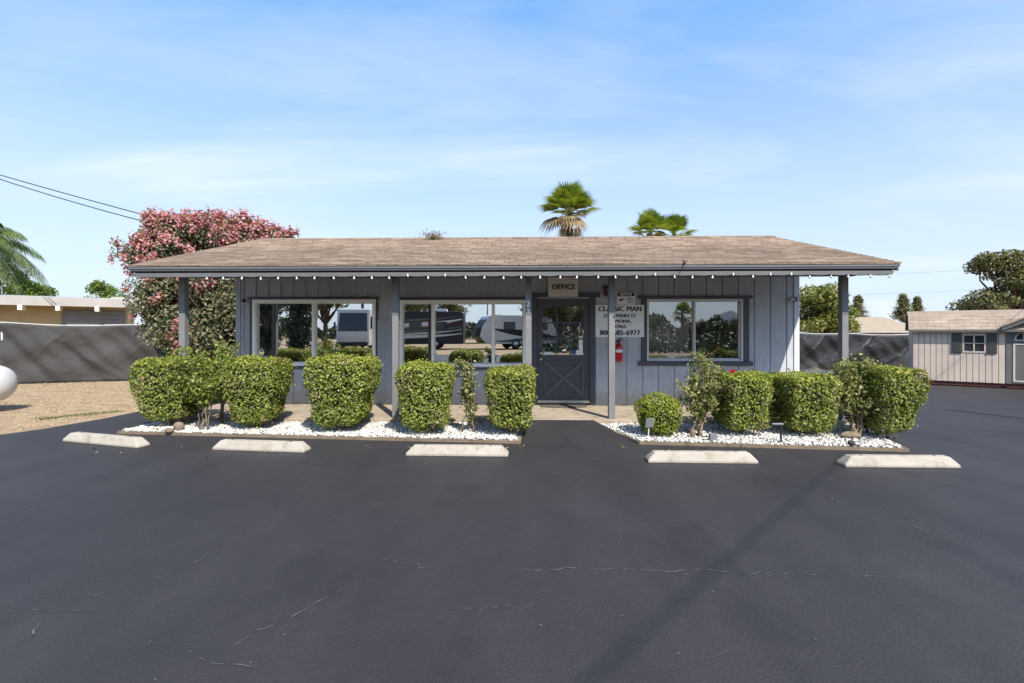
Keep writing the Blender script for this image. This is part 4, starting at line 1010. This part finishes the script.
m.prism([(du0-.2, 1.53), (du0-.2, 1.60), ((du0+du1)/2, 2.02), (du1+.2, 1.60), (du1+.2, 1.53), ((du0+du1)/2, 1.95)], -.2, .02, 'y'); m.build('door_surround', 'shedtrim', sh)
m = MB(); m.prism([(du0-.22, 1.61), ((du0+du1)/2, 2.05), (du1+.22, 1.61), (du1+.22, 1.63), ((du0+du1)/2, 2.08), (du0-.22, 1.63)], -.21, .6, 'y'); m.build('dormer_roof', 'shedroof', sh)
mid = (du0+du1)/2
for k, (a_, b_) in enumerate(((du0+.004, mid-.004), (mid+.004, du1-.004))):
    m = MB(); m.box(a_, b_, -.02, -.001, .15, 1.68); dd = m.build('door', 'shedtrim', sh)
    m = MB()
    for bx in ((a_+.03, b_-.03, .19, .23), (a_+.03, b_-.03, 1.16, 1.2), (a_+.03, a_+.07, .23, 1.16), (b_-.07, b_-.03, .23, 1.16)): m.box(bx[0], bx[1], -.03, -.0205, bx[2], bx[3])
    m.build('door_moulding', 'shed', dd)
    arch = lambda r_, zc: [(( a_+b_)/2+r_*math.cos(t), zc+r_*.8*math.sin(t)) for t in [i*math.pi/10 for i in range(11)]]
    m = MB(); m.prism(arch(.25, 1.32)+[((a_+b_)/2-.25, 1.27), ((a_+b_)/2+.25, 1.27)], -.028, -.0205, 'y'); m.build('arch_window', 'shed', dd)
    m = MB(); m.prism(arch(.22, 1.33)+[((a_+b_)/2-.22, 1.30), ((a_+b_)/2+.22, 1.30)], -.031, -.0285, 'y'); m.build('pane', 'rvglass', dd)
    m = MB(); q = (a_+b_)/2; m.box(q-.012, q+.012, -.034, -.0312, 1.30, 1.5); m.box(q-.1, q-.085, -.034, -.0312, 1.30, 1.48); m.box(q+.085, q+.1, -.034, -.0312, 1.30, 1.48); m.build('muntins', 'shed', dd)

# ------------------------------------------------------------------ trees
def limb(m, p0, p1, r0, r1, n=5, wob_=.12):
    p0, p1 = Vector(p0), Vector(p1); L = (p1-p0).length
    pts = [p0.lerp(p1, i/n)+(Vector((random.gauss(0, 1), random.gauss(0, 1), random.gauss(0, .5)))*wob_*L*.25*(0 < i < n)) for i in range(n+1)]
    m.tube(pts, [r0+(r1-r0)*i/n for i in range(n+1)], 8); return pts
def crown_pts(clumps, per):
    P, Nn = [], []
    for c, r_ in clumps:
        n = int(per*r_**2)
        d = unit(RNG.normal(size=(n, 3))); rad = r_*(.35+.65*RNG.random(n)**.45)
        P.append(np.array(c)+d*rad[:, None]*np.array([1, 1, .8])); Nn.append(d)
    return np.concatenate(P), np.concatenate(Nn)
def tree(name, label, base, lobes, leafmat, size, clump=(.35, .6), per=420, nclump=26, trunk_r=.18, fork=.45, extra=None, cat='tree', group=None, stems=1, part='crown', spikes=0):
    base = Vector(base); o = thing(name, label, cat, base, group)
    clumps = []
    for (c, rad) in lobes:
        for _ in range(nclump):
            d = Vector((random.gauss(0, 1), random.gauss(0, 1), random.gauss(0, 1))).normalized(); k = random.uniform(.45, 1)
            clumps.append((Vector(c)+Vector((d.x*rad[0], d.y*rad[1], d.z*rad[2]))*k, random.uniform(*clump)))
    for _ in range(spikes):
        (c, rad) = random.choice(lobes); d = Vector((random.gauss(0, 1), random.gauss(0, .6)-.3, abs(random.gauss(0, 1))+.1)).normalized()
        if c[2] > 3: clumps.append((Vector(c)+Vector((d.x*rad[0], d.y*rad[1], d.z*rad[2]))*random.uniform(1.1, 1.35), random.uniform(.14, .24)))
    m = MB(); zc = sum(l[0][2] for l in lobes)/len(lobes)
    for s_ in range(stems):
        off = Vector((0, 0, 0)) if stems == 1 else Vector((random.uniform(-.2, .2), random.uniform(-.2, .2), 0))
        top = Vector((base.x, base.y, zc*fork))+off*3
        limb(m, base+off, top, trunk_r, trunk_r*.72)
        for i in range(0, len(clumps), 2):
            if i % stems != s_ % stems and stems > 1: continue
            c = clumps[i][0]; mid = top.lerp(Vector((c.x, c.y, c.z)), .5)+Vector((0, 0, .1)); limb(m, top, c, trunk_r*.35, trunk_r*.06, 4, .2)
    m.build('trunk', 'bark', o, smooth=True)
    P, Nn = crown_pts(clumps, per)
    leaves(part, P, Nn, size, [leafmat], o, rnd=1.0)
    if extra: extra(o, clumps)
    return o
D = 12.6
def blossoms(o, clumps):
    P, Nn = [], []
    for c, r_ in clumps:
        if c.z < 2.0 and random.random() > .12: continue
        if c.z < 2.9 and random.random() > .3: continue
        for _ in range(5):
            d = Vector((random.gauss(0, 1), random.gauss(0, 1)-.3, random.gauss(0, 1)+.5)).normalized(); q = c+d*r_*1.0
            n = 34; P.append(np.array(q)+RNG.normal(size=(n, 3))*np.array([.05, .05, .075])); Nn.append(np.tile(np.array(d), (n, 1)))
    leaves('blossoms', np.concatenate(P), np.concatenate(Nn), .075, ['blossom'], o, aspect=.85, rnd=1)
random.seed(21)
tree('crape_myrtle', 'pink-flowering crape myrtle behind the left end of the office roof', (-8.0, D+.1, 0),
     [((-8.8, D-.1, 3.25), (1.0, 1.0, .95)), ((-7.5, D+.2, 3.7), (1.2, 1.0, .65)), ((-7.5, D+.1, 3.95), (.8, .6, .4)), ((-6.9, D+.2, 3.85), (.7, .6, .35)), ((-8.2, D-.2, 2.2), (1.4, .9, 1.0)), ((-7.3, D+.1, 1.5), (1.5, .9, 1.1)), ((-6.9, D+.3, 3.6), (.8, .8, .5)), ((-6.7, D+.1, 2.4), (1.0, .8, .9)), ((-8.5, D-.1, 4.0), (.7, .5, .35)), ((-9.0, D-.1, 3.55), (.6, .5, .5)), ((-6.7, D+.2, 3.75), (.75, .5, .4)), ((-8.9, D, 2.4), (.7, .7, .7)), ((-8.0, D-.4, 1.2), (1.1, .7, .8)), ((-7.0, D-.3, 2.0), (.9, .5, .9)), ((-8.9, D-.2, 2.3), (.6, .6, .7))],
     'crape', .10, (.27, .44), 1250, 26, .09, .35, blossoms, stems=3, part='leaves', spikes=70)
random.seed(5)
tree('leafy_tree', 'yellow-green tree seen through the right porch bay', (14.0, 21.9, 0), [((14.0, 22, 3.0), (1.3, 1.1, .75)), ((13.5, 22, 2.2), (1.5, 1.1, .8)), ((14.6, 21.8, 1.9), (.9, .9, .6))], 'green', .15, (.3, .5), 800, 24, .14, .4)
random.seed(8)
tree('oak_tree', 'large olive-green oak rising behind the garden shed', (27.8, 26.5, 0), [((26.2, 26, 5.2), (1.5, 1.3, .7)), ((28.4, 26.3, 5.2), (1.7, 1.5, 1.0)), ((27.2, 26, 3.9), (1.3, 1.3, .6)), ((25.6, 26, 3.0), (1.2, 1.1, .45)), ((28.6, 26.5, 3.6), (1.6, 1.4, .9))], 'oak', .17, (.35, .6), 750, 17, .3, .45)
q = at(107, 35); tree('round_tree', 'small lime-green tree crown above the roof of the left house', (q.x, 35, 0), [((q.x, 35, 4.05), (1.35, 1.2, .75)), ((q.x-.3, 35, 4.7), (.8, .8, .35)), ((q.x+1, 35, 3.7), (.5, .6, .6))], 'bright', .2, (.35, .5), 300, 14, .16, .6)
q = at(18, 33); tree('bushy_tree', 'yellow-green bushy tree under the palm fronds at the left edge', (q.x-1, 33, 0), [((q.x-1.0, 33, 5.1), (1.9, 1.4, 1.3)), ((q.x+.9, 33, 4.2), (1.2, 1.2, .8))], 'bright', .2, (.4, .6), 420, 22, .2, .5)
def conifer(label, px, D, ytop, w_, grp=None):
    b = at(px, D); zt = CH-(ytop-HY)/F*D; o = thing('conifer_tree', label, 'tree', b, 'far conifers beyond the right fence')
    m = MB(); m.tube([b, b+Vector((0, 0, zt*.95))], [.16, .03], 8); m.build('trunk', 'bark', o)
    P, Nn = [], []
    for i in range(260):
        t = random.random()**.8; z = zt*(.12+.88*t); r_ = w_*(1-t)**.8+.1; an = random.uniform(0, 6.28); n = 30
        k = RNG.random(n)[:, None]
        c = np.array([b.x, b.y, z])+np.array([math.cos(an)*r_, math.sin(an)*r_, -.15*r_])*k*random.uniform(.6, 1.15); P.append(c+RNG.normal(size=(n, 3))*.13); Nn.append(np.tile([math.cos(an), math.sin(an), .5], (n, 1)))
    leaves('crown', np.concatenate(P), unit(np.concatenate(Nn)), .24, ['oak'], o, aspect=.35, rnd=1)
conifer('pointed dark conifer just left of the shed roof, taller of the pair', 903, 60, 295, 2.3)
conifer('small dark conifer close beside the taller one left of the shed', 917, 62, 298, 1.7)
conifer('dark rounded conifer seen just right of the last porch post', 858, 58, 297, 2.2)
# fan palms
def fan_palm(label, base, zc, rad, ndead, name='fan_palm', ng=30, group='fan palms behind the office roof', tilt=0):
    base = Vector(base); o = thing(name, label, 'palm tree', base, group)
    m = MB(); m.tube([base, base+Vector((.05, 0, zc*.5)), Vector((base.x, base.y, zc))], [.26, .2, .19], 10); m.build('trunk', 'bark', o, smooth=True)
    def fronds(n, el0, el1, mats, nm, droop, k=1.0):
        V, Q = [], []
        for i in range(n):
            az = i*2.39996+random.uniform(-.3, .3); el = R(el0+(el1-el0)*((i+.5)/n)+random.uniform(-14, 14)*(1 if k == 1 else 1.8)); L = rad*random.uniform(.75 if k == 1 else .55, 1.12)*k
            d = np.array([math.cos(az)*math.cos(el), math.sin(az)*math.cos(el), math.sin(el)]); s_ = np.array([-math.sin(az), math.cos(az), 0]); up = np.cross(d, s_); up = up if up[2] > 0 else -up
            c0 = np.array([base.x, base.y, zc]); hub = c0+d*L*(.40 if k == 1 else .45)
            b0 = len(V); w_ = .025; V += [c0-s_*w_, c0+s_*w_, hub+s_*w_, hub-s_*w_]; Q.append((b0, b0+1, b0+2, b0+3))
            nb_ = 17
            for j in range(nb_):
                sp_ = 64 if nm == 'green_fronds' else 100; a_ = R(-sp_+2*sp_*j/(nb_-1)); bd = d*math.cos(a_)+s_*math.sin(a_); l = L*(.60 if k == 1 else .55)*(1-.25*abs(a_)/1.8); side = np.cross(bd, up); side /= np.linalg.norm(side)+1e-9
                fold = up*(.10*l*math.cos(a_*1.0)); mid_ = hub+bd*l*.6+fold*.6; tip = hub+bd*l-np.array([0, 0, droop*l])
                ww = l*(.05 if nm == 'green_fronds' else .06); b0 = len(V); V += [hub, mid_-side*ww, tip, mid_+side*ww]; Q.append((b0, b0+1, b0+2, b0+3))
        np_mesh(nm, np.array(V), np.array(Q), mats, o)
    fronds(ng, 88, 2, ['palm'], 'green_fronds', .09)
    if ndead: fronds(ndead, 2, -66, ['palmdead'], 'dead_fronds', .35, .95)
    return o
random.seed(14)
q = at(569, 27.5); fan_palm('fan palm with brown dead skirt rising behind the roof above the door', q, at(0, 27.5, 214).z, 2.05, 16, ng=42)
q = at(650, 27); fan_palm('green fan palm top peeking over the ridge right of the taller palm', q, at(0, 27, 234).z, 1.5, 6, ng=34)
q = at(674, 28); fan_palm('small fan palm top at the ridge, rightmost of the palms', q, at(0, 28, 236).z, 1.4, 6, ng=32)
# feather palm at left edge
q = Vector((-34.3, 31, 0)); o = thing('feather_palm', 'arching feather palm fronds at the left edge above the house', 'palm tree', q)
zc = 7.0; m = MB(); m.tube([q, q+Vector((.1, 0, zc*.5)), Vector((q.x, q.y, zc))], [.25, .19, .17], 10); m.build('trunk', 'bark', o, smooth=True)
V, Q = [], []; mr = MB()
for i in range(38):
    az = i*2.39996; el = R(80-100*(i/37)); L = random.uniform(3.6, 4.3); d = Vector((math.cos(az), math.sin(az), 0)); pts = []
    for k in range(13):
        t = k/12; pts.append(Vector((q.x, q.y, zc))+d*(L*t*math.cos(el*.9)*(1-.15*t))+Vector((0, 0, L*(t*math.sin(el)-(.75+.2*math.cos(el))*t*t*.75))))
    mr.tube(pts, [.035*(1-.8*k/12) for k in range(13)], 5)
    for k in range(1, 12):
        for sub in range(7):
            p_ = pts[k].lerp(pts[k+1], sub/4); tg = (pts[k+1]-pts[k]).normalized(); sd_ = tg.cross(Vector((0, 0, 1))).normalized()
            for sg in (1, -1):
                l = .75*math.sin(math.pi*(k+1)/14)+.12; tip = p_+sd_*sg*l*.55+tg*l*.35-Vector((0, 0, l*random.uniform(.6, 1.0))); mid_ = p_.lerp(tip, .5)+Vector((0, 0, .06))
                b0 = len(V); V += [tuple(p_), tuple(mid_-tg*.02), tuple(tip), tuple(mid_+tg*.02)]; Q.append((b0, b0+1, b0+2, b0+3))
mr.build('frond_stalks', 'queen', o); np_mesh('fronds', np.array(V), np.array(Q), ['queen'], o)

# ------------------------------------------------------------------ cables and poles
def cable(name, label, p0, p1, sag, r_, grp=None):
    p0, p1 = Vector(p0), Vector(p1); m = MB(); n = 40
    m.tube([p0.lerp(p1, i/n)-Vector((0, 0, sag*4*(i/n)*(1-i/n))) for i in range(n+1)], r_, 6)
    o = m.build(name, 'wire'); tag(o, label, 'cable', grp); return centre(o)
def pole(label, base, h, r_=.14, arm=True, name='utility_pole', cat='utility pole'):
    o = thing(name, label, cat, base); b = Vector(base)
    m = MB(); m.tube([b, b+Vector((0, 0, h))], [r_, r_*.72], 10); m.build('pole_shaft', 'wood', o, smooth=True)
    if arm:
        m = MB(); m.box(b.x-1.1, b.x+1.1, b.y-r_-.1, b.y-r_+.0, h-.7, h-.58); m.build('crossarm', 'wood', o)
        for k in (-.95, -.4, .4, .95):
            m = MB(); m.lathe([(.02, 0), (.045, .03), (.03, .06), (.045, .09), (.02, .13), (0, .14)], (b.x+k, b.y-r_-.05, h-.58), 'z', 10); m.build('insulator', 'greybox', o)
    return o
mast = Vector((-9.0, 16.2, 0)); mt = Vector((-9.0, 16.2, at(0, 16.2, 241).z))
o = thing('service_mast', 'slim grey service mast hidden behind the crape myrtle', 'mast', mast); m = MB(); m.tube([mast, mt], .03, 8); m.build('pipe', 'alu', o); m = MB(); m.lathe([(.05, -.1), (.06, 0), (.03, .06), (0, .07)], mt, 'z', 10); m.build('weatherhead', 'greybox', o)
lp = Vector((-25, 18.0, 0)); lz = at(0, 18, 128).z
pole('timber utility pole just outside the left edge carrying the two cables', lp, lz+.4, .14)
cable('overhead_cable', 'upper of two black cables running from the left edge to the crape myrtle', (lp.x, lp.y, lz), mt, .12, .017)
cable('overhead_cable', 'lower sagging black cable from the left edge to the crape myrtle', (lp.x, lp.y, lz+.24), mt-Vector((.1, 0, .12)), .36, .017)
cable('far_cable', 'faint upper cable in the sky between porch roof and oak', at(700, 60, 281), at(1180, 60, 259), .2, .009)
cable('far_cable', 'faint lower cable in the sky between porch roof and oak', at(700, 62, 300), at(1180, 62, 280), .2, .009)
# the line whose soft shadow crosses the lot
sund = Vector((.43, -.90, 1.05))
hc = 7.2
sp0, sp1 = gnd(830, 470), gnd(585, 683); dd = (sp1-sp0).normalized(); off = Vector((.43, -.90, 0))*(hc/1.05)
ca, cb = sp0+off-dd*26, sp0+off+dd*30
cable('overhead_cable', 'thick overhead cable above the lot whose soft shadow crosses the asphalt', (ca.x, ca.y, hc), (cb.x, cb.y, hc), .0, .0085)
pole('timber pole beyond the right edge holding the thick overhead cable', (ca.x, ca.y, 0), hc+.5, .15)
pole('timber pole behind the lot holding the far end of the thick cable', (cb.x, cb.y, 0), hc+.5, .15)
tip = gnd(948, 410); hp = 3.2; pb = tip+Vector((.43, -.90, 0))*(hp/1.05)
o = thing('sign_post', 'plain timber post beyond the right edge casting a thin shadow on the lot', 'post', pb); m = MB(); m.box(pb.x-.045, pb.x+.045, pb.y-.045, pb.y+.045, 0, hp); m.build('post_shaft', 'wood', o, bevel=.006)
m = MB(); m.prism([(pb.x-.05, hp), (pb.x+.05, hp), (pb.x, hp+.05)], pb.y-.05, pb.y+.05, 'y'); m.build('post_cap', 'wood', o)

# ------------------------------------------------------------------ what the windows mirror: across the lot behind the camera
def vp(px, Vd): return mirror(at(px, Vd))
def motorhome(label, pos, ang, L=9.5, nose=True, colour='rvbody', towable=False, flip=False):
    o = thing('travel_trailer' if towable else 'motorhome', label, 'trailer' if towable else 'motorhome', (0, 0, 0), 'parked recreational vehicles across the lot')
    Wd, H0, H1 = 1.2, .45, 3.3
    m = MB(); x0, x1 = -L/2, L/2
    prof = [(x0, H0), (x1-.1, H0), (x1, 1.2), (x1-.05, 1.7), (x1-.35, H1-.1), (x1-.6, H1), (x0+.15, H1), (x0, H1-.15)] if not towable else [(x0, H0), (x1-.6, H0), (x1, 1.1), (x1-.2, 1.9), (x1-.9, 2.9), (x1-1.3, 3.0), (x0+.15, 3.0), (x0, 2.85)]
    m.prism(prof, -Wd, Wd, 'y'); m.build('body', colour, o, bevel=.06)
    def wave(z0, z1, th, mat, nm):
        for sg in (-1, 1):
            up_, dn = [], []
            for i in range(17):
                t = i/16; q = x0+.12+(L-1.4)*(1-t if flip else t); zc_ = z0+(z1-z0)*(t**1.6)+.12*math.sin(t*5); w2 = th*(1.5 if flip else 1)*(.25+.75*math.sin(math.pi*min(1, t*1.05)))
                up_.append((q, zc_+w2)); dn.append((q, zc_-w2))
            m = MB(); m.prism(up_+dn[::-1], sg*(Wd+.004), sg*(Wd+.012), 'y'); m.build(nm, mat, o)
    if not towable:
        if flip:
            for z0_, z1_, th_, mt_ in ((.8, 1.5, .09, 'rvbody'), (1.2, 2.1, .12, 'rvtan'), (1.5, 2.45, .06, 'rvmaroon'), (1.65, 2.75, .16, 'rvbody'), (2.2, 3.05, .07, 'rvtan'), (1.0, 1.85, .05, 'rvbody')): wave(z0_, z1_, th_, mt_, 'swoosh')
        else: wave(.85, .75, .32, 'rvblack', 'swoosh'); wave(1.3, 2.2, .13, 'rvmaroon', 'swoosh'); wave(1.55, 2.75, .22, 'rvblack', 'swoosh'); wave(1.05, 1.6, .1, 'rvtan', 'swoosh')
        m = MB(); m.prism([(-1.08, 1.55), (1.08, 1.55), (1.0, 2.95), (-1.0, 2.95)], 0, .02, 'x')
        # tilt the windscreen on to the raked nose
        mm = MB()
        for v in m.v: mm.v.append((x1-.045+(1.55-v[2])*.185+v[0]+.012, v[1], v[2]))
        mm.f, mm.m = m.f, m.m; mm.build('windscreen', 'rvglass', o)
        m = MB(); m.box(x1-.02, x1+.1, -1.1, 1.1, .42, .75); m.build('bumper', 'rvblack', o, bevel=.03)
        for sg in (-1, 1):
            m = MB(); m.box(x1+.0, x1+.03, sg*.85-.17, sg*.85+.17, .95, 1.15); m.build('headlight', 'alu', o)
            m = MB(); m.box(x1-.25, x1-.1, sg*1.36-.06, sg*1.36+.06, 1.8, 2.25); m.build('mirror', 'rvblack', o)
            m = MB(); m.prism([(x1-1.9, 1.75), (x1-.6, 1.75), (x1-.75, 2.7), (x1-1.9, 2.7)], sg*(Wd+.013), sg*(Wd+.022), 'y'); m.build('cab_window', 'rvglass', o)
    else:
        m = MB(); m.prism([(-1.19, .5), (1.19, .5), (1.19, 2.3), (-1.19, 2.3)], 0, .02, 'x')
        mm = MB()
        pf = lambda z: np.interp(z, [.45, 1.1, 1.9, 2.9], [x1-.6, x1, x1-.2, x1-.9])
        for z0, z1 in ((.5, 1.1), (1.1, 1.9), (1.9, 2.6)): mm.add([(pf(z0)+.012, -1.19, z0), (pf(z0)+.012, 1.19, z0), (pf(z1)+.012, 1.19, z1), (pf(z1)+.012, -1.19, z1)], [(0, 1, 2, 3)])
        mm.build('nose_panel', 'rvblack', o); wave(1.0, 1.9, .3, 'rvblack', 'swoosh'); wave(.75, .8, .15, 'rvtan', 'swoosh')
        m = MB(); m.tube([(x1-.5, -.5, .5), (x1+1.0, 0, .5), (x1-.5, .5, .5)], .05, 6); m.build('tow_hitch', 'rvblack', o)
    for q in ((-2.8, -.6) if not towable else (-2.2, 1.0)):
        for sg in (-1, 1):
            m = MB(); m.box(q-.55, q+.55, sg*(Wd+.013) if sg > 0 else -Wd-.022, sg*(Wd+.022) if sg > 0 else -Wd-.013, 1.7, 2.4); m.build('side_window', 'rvglass', o)
    for q in ((x0+2.4, x1-1.6) if not towable else (-.6, .4)):
        for sg in (-1, 1):
            m = MB(); m.lathe([(0, -.13), (.38, -.13), (.44, -.08), (.44, .08), (.38, .13), (0, .13)], (q, sg*1.1, .44), 'y', 20); wh = m.build('wheel', 'black', o, smooth=True)
            m = MB(); m.lathe([(0, .142*sg), (.22, .14*sg), (.24, .12*sg)], (q, sg*1.1, .44), 'y', 16); m.build('rim', 'metal', wh, smooth=True)
    m = MB(); m.box(x0+1.5, x0+2.4, -.4, .4, (3.3 if not towable else 3.0), (3.55 if not towable else 3.25)); m.build('roof_unit', 'white', o, bevel=.04)
    o.location = pos; o.rotation_euler = (0, 0, ang); return o
motorhome('pale motorhome facing the office, mirrored in the leftmost window', vp(364, 41), R(80))
motorhome('motorhome with dark swooping stripes, mirrored in the three-pane window', vp(411, 43), R(176), colour='rvblack', flip=True)
motorhome('travel trailer with black nose, mirrored in the three-pane window', vp(515, 44), R(156), 7.5, towable=True)
pole('slim timber pole behind the trailers, mirrored in the three-pane window', vp(487.5, 60), 5.2, .09, arm=False)
p_ = vp(268, 31); tree('dense_tree', 'dark dense tree mirrored at the outer edge of the leftmost window', p_, [((p_.x, p_.y, 1.7), (.7, .7, 1.5)), ((p_.x, p_.y, 3.4), (.8, .8, .9))], 'conifer', .2, (.35, .5), 420, 24, .3, .4)
p_ = vp(299, 28); tree('dense_tree', 'dark dense tree mirrored beside the middle bar of the leftmost window', p_, [((p_.x, p_.y, 1.6), (.75, .7, 1.5)), ((p_.x, p_.y, 3.4), (.9, .8, 1.0))], 'conifer', .2, (.35, .5), 420, 26, .3, .4)
tp = None
for px, Vd, s_ in ((262, 46, 1.0), (560, 40, .8), (600, 60, 1.0), (700, 85, .6), (325, 44, 1.15), (300, 58, 1.3), (415, 62, 1.25), (452, 66, 1.1), (548, 58, 1.2), (575, 75, 1.0), (655, 95, .8), (735, 80, .62), (775, 78, .8)):
    p_ = vp(px, Vd)
    if tp is None:
        tp = tree('roadside_tree', 'dark spreading tree beyond the parked recreational vehicles', (0, 0, 0), [((0, 0, 5.2), (2.2, 2.2, 1.3)), ((-.8, .3, 4.0), (1.9, 1.7, .9)), ((.9, -.3, 4.2), (1.7, 1.7, 1.0))], 'oak', .3, (.5, .85), 110, 18, .26, .42, group='roadside trees mirrored in the windows'); c = tp
    else: c = copy_tree(tp)
    c.location = p_; c.scale = (s_, s_, s_); c.rotation_euler = (0, 0, px*.7)
p_ = vp(683, 60); fan_palm('fan palm behind the lot, mirrored in the window right of the sign', p_, 3.6, 1.8, 14, group=None)
# far hill and treeline behind
hm = MB(); n = 80; vs = []
for i in range(n+1):
    px = 600+i*4
    for j, (dv, k) in enumerate(((1500, 0), (1600, 1), (1900, 0))):
        h = (56*math.exp(-((px-729)/22)**2)+26*math.exp(-((px-765)/45)**2)+16*math.exp(-((px-650)/40)**2)+2*math.sin(px*.21)+2*math.sin(px*.5))*k
        q = mirror(at(px, dv)); vs.append((q.x, q.y, max(0, h)))
hm.add(vs, [(i*3+j, (i+1)*3+j, (i+1)*3+j+1, i*3+j+1) for i in range(n) for j in range(2)])
struct('hill', hm, 'hill', smooth=True)
n = 9000; px = RNG.uniform(530, 790, n); dv = RNG.uniform(34, 95, n)
P = np.array([mirror(at(a_, b_)) for a_, b_ in zip(px, dv)]); P[:, 2] = RNG.random(n)*(.35+.35*np.sin(px*.3)*np.sin(dv*.4))+.05
o = leaves('scrub', P, unit(RNG.normal(size=(n, 3))+np.array([0, 1, .4])), .7, ['conifer'], None, rnd=1); tag(o, kind='stuff')
n = 26000; px = RNG.uniform(180, 840, n); dv = RNG.uniform(96, 120, n)
hgt = 2.4+1.2*np.sin(px*.09)+.9*np.sin(px*.031+1)+.6*np.sin(px*.23)
P = np.array([mirror(at(a_, b_)) for a_, b_ in zip(px, dv)]); P[:, 2] = RNG.random(n)**.7*(hgt+1.6)
o = leaves('far_woodland', P, unit(RNG.normal(size=(n, 3))+np.array([0, 1, .4])), .8, ['conifer'], None, rnd=1); tag(o, kind='stuff')  # dark leaf colour stands in for the wood being backlit

# ------------------------------------------------------------------ light, sky, camera
SUN = Vector((.43, -.90, 1.05)).normalized()
el = math.asin(SUN.z); az = math.atan2(SUN.x, SUN.y)
ld = bpy.data.lights.new('sun', 'SUN'); ld.energy = 5.0; ld.angle = R(.53); ld.color = (1, .94, .85)
lo = bpy.data.objects.new('sun', ld); C.objects.link(lo); lo.rotation_euler = SUN.to_track_quat('Z', 'Y').to_euler()
wd = bpy.data.worlds.new('World'); bpy.context.scene.world = wd; wd.use_nodes = True
n = wd.node_tree; bg = n.nodes['Background']
sky = N(n, 'ShaderNodeTexSky', sky_type='NISHITA'); sky.sun_disc = False; sky.sun_elevation = el; sky.sun_rotation = az
sky.altitude = 400; sky.air_density = 1.0; sky.dust_density = .6; sky.ozone_density = 1.3
tc = N(n, 'ShaderNodeTexCoord'); sep = N(n, 'ShaderNodeSeparateXYZ'); n.links.new(tc.outputs['Generated'], sep.inputs[0])
zc = N(n, 'ShaderNodeMath', operation='MAXIMUM'); n.links.new(sep.outputs[2], zc.inputs[0]); zc.inputs[1].default_value = .05
za = N(n, 'ShaderNodeMath', operation='ADD'); n.links.new(zc.outputs[0], za.inputs[0]); za.inputs[1].default_value = .12
dv = []
for i in (0, 1):
    q = N(n, 'ShaderNodeMath', operation='DIVIDE'); n.links.new(sep.outputs[i], q.inputs[0]); n.links.new(za.outputs[0], q.inputs[1]); dv.append(q.outputs[0])
cb_ = N(n, 'ShaderNodeCombineXYZ'); n.links.new(dv[0], cb_.inputs[0]); n.links.new(dv[1], cb_.inputs[1])
mp = N(n, 'ShaderNodeMapping'); mp.inputs['Rotation'].default_value = (0, 0, R(-22)); mp.inputs['Scale'].default_value = (.42, 1.25, 1); mp.inputs['Location'].default_value = (.7, .3, 0); n.links.new(cb_.outputs[0], mp.inputs[0])
nz = N(n, 'ShaderNodeTexNoise'); nz.inputs['Scale'].default_value = 1.1; nz.inputs['Detail'].default_value = 7; nz.inputs['Roughness'].default_value = .58; nz.inputs['Distortion'].default_value = .7; n.links.new(mp.outputs[0], nz.inputs['Vector'])
cl = ramp(n, [(.46, (0, 0, 0)), (.60, (.22, .22, .22)), (.76, (.7, .7, .7))], nz.outputs['Fac'])
hz = ramp(n, [(0, (.95, .95, .95)), (.20, (.70, .70, .70)), (.36, (.36, .36, .36)), (.56, (.06, .06, .06)), (.8, (0, 0, 0))], sep.outputs[2])
tf = ramp(n, [(.18, (.35, .465, .57)), (.36, (.375, .535, .68)), (.56, (.46, .685, .85)), (.85, (.48, .52, .56))], sep.outputs[2])
tint = mixc(n, mixc(n, sky.outputs[0], tf, 1, 'MULTIPLY'), (2, 2, 2), 1, 'MULTIPLY')
mixw = mixc(n, mixc(n, tint, (3.4, 3.85, 4.35), hz), (4.4, 4.6, 4.75), cl)
n.links.new(mixw, bg.inputs[0]); bg.inputs[1].default_value = .15
sc_ = bpy.context.scene
sc_.view_settings.view_transform = 'Standard'; sc_.view_settings.look = 'None'; sc_.view_settings.exposure = .6; sc_.view_settings.gamma = 1
cam = bpy.data.cameras.new('camera'); cam.sensor_width = 36; cam.lens = 36*F/1024; cam.shift_y = -(341.5-HY)/1024; cam.clip_end = 6000; cam.clip_start = .05
co = bpy.data.objects.new('camera', cam); C.objects.link(co); co.location = (0, 0, CH); co.rotation_euler = (R(90), 0, 0); sc_.camera = co
sc_.cycles.use_denoising = True; sc_.cycles.max_bounces = 8; sc_.cycles.transparent_max_bounces = 12
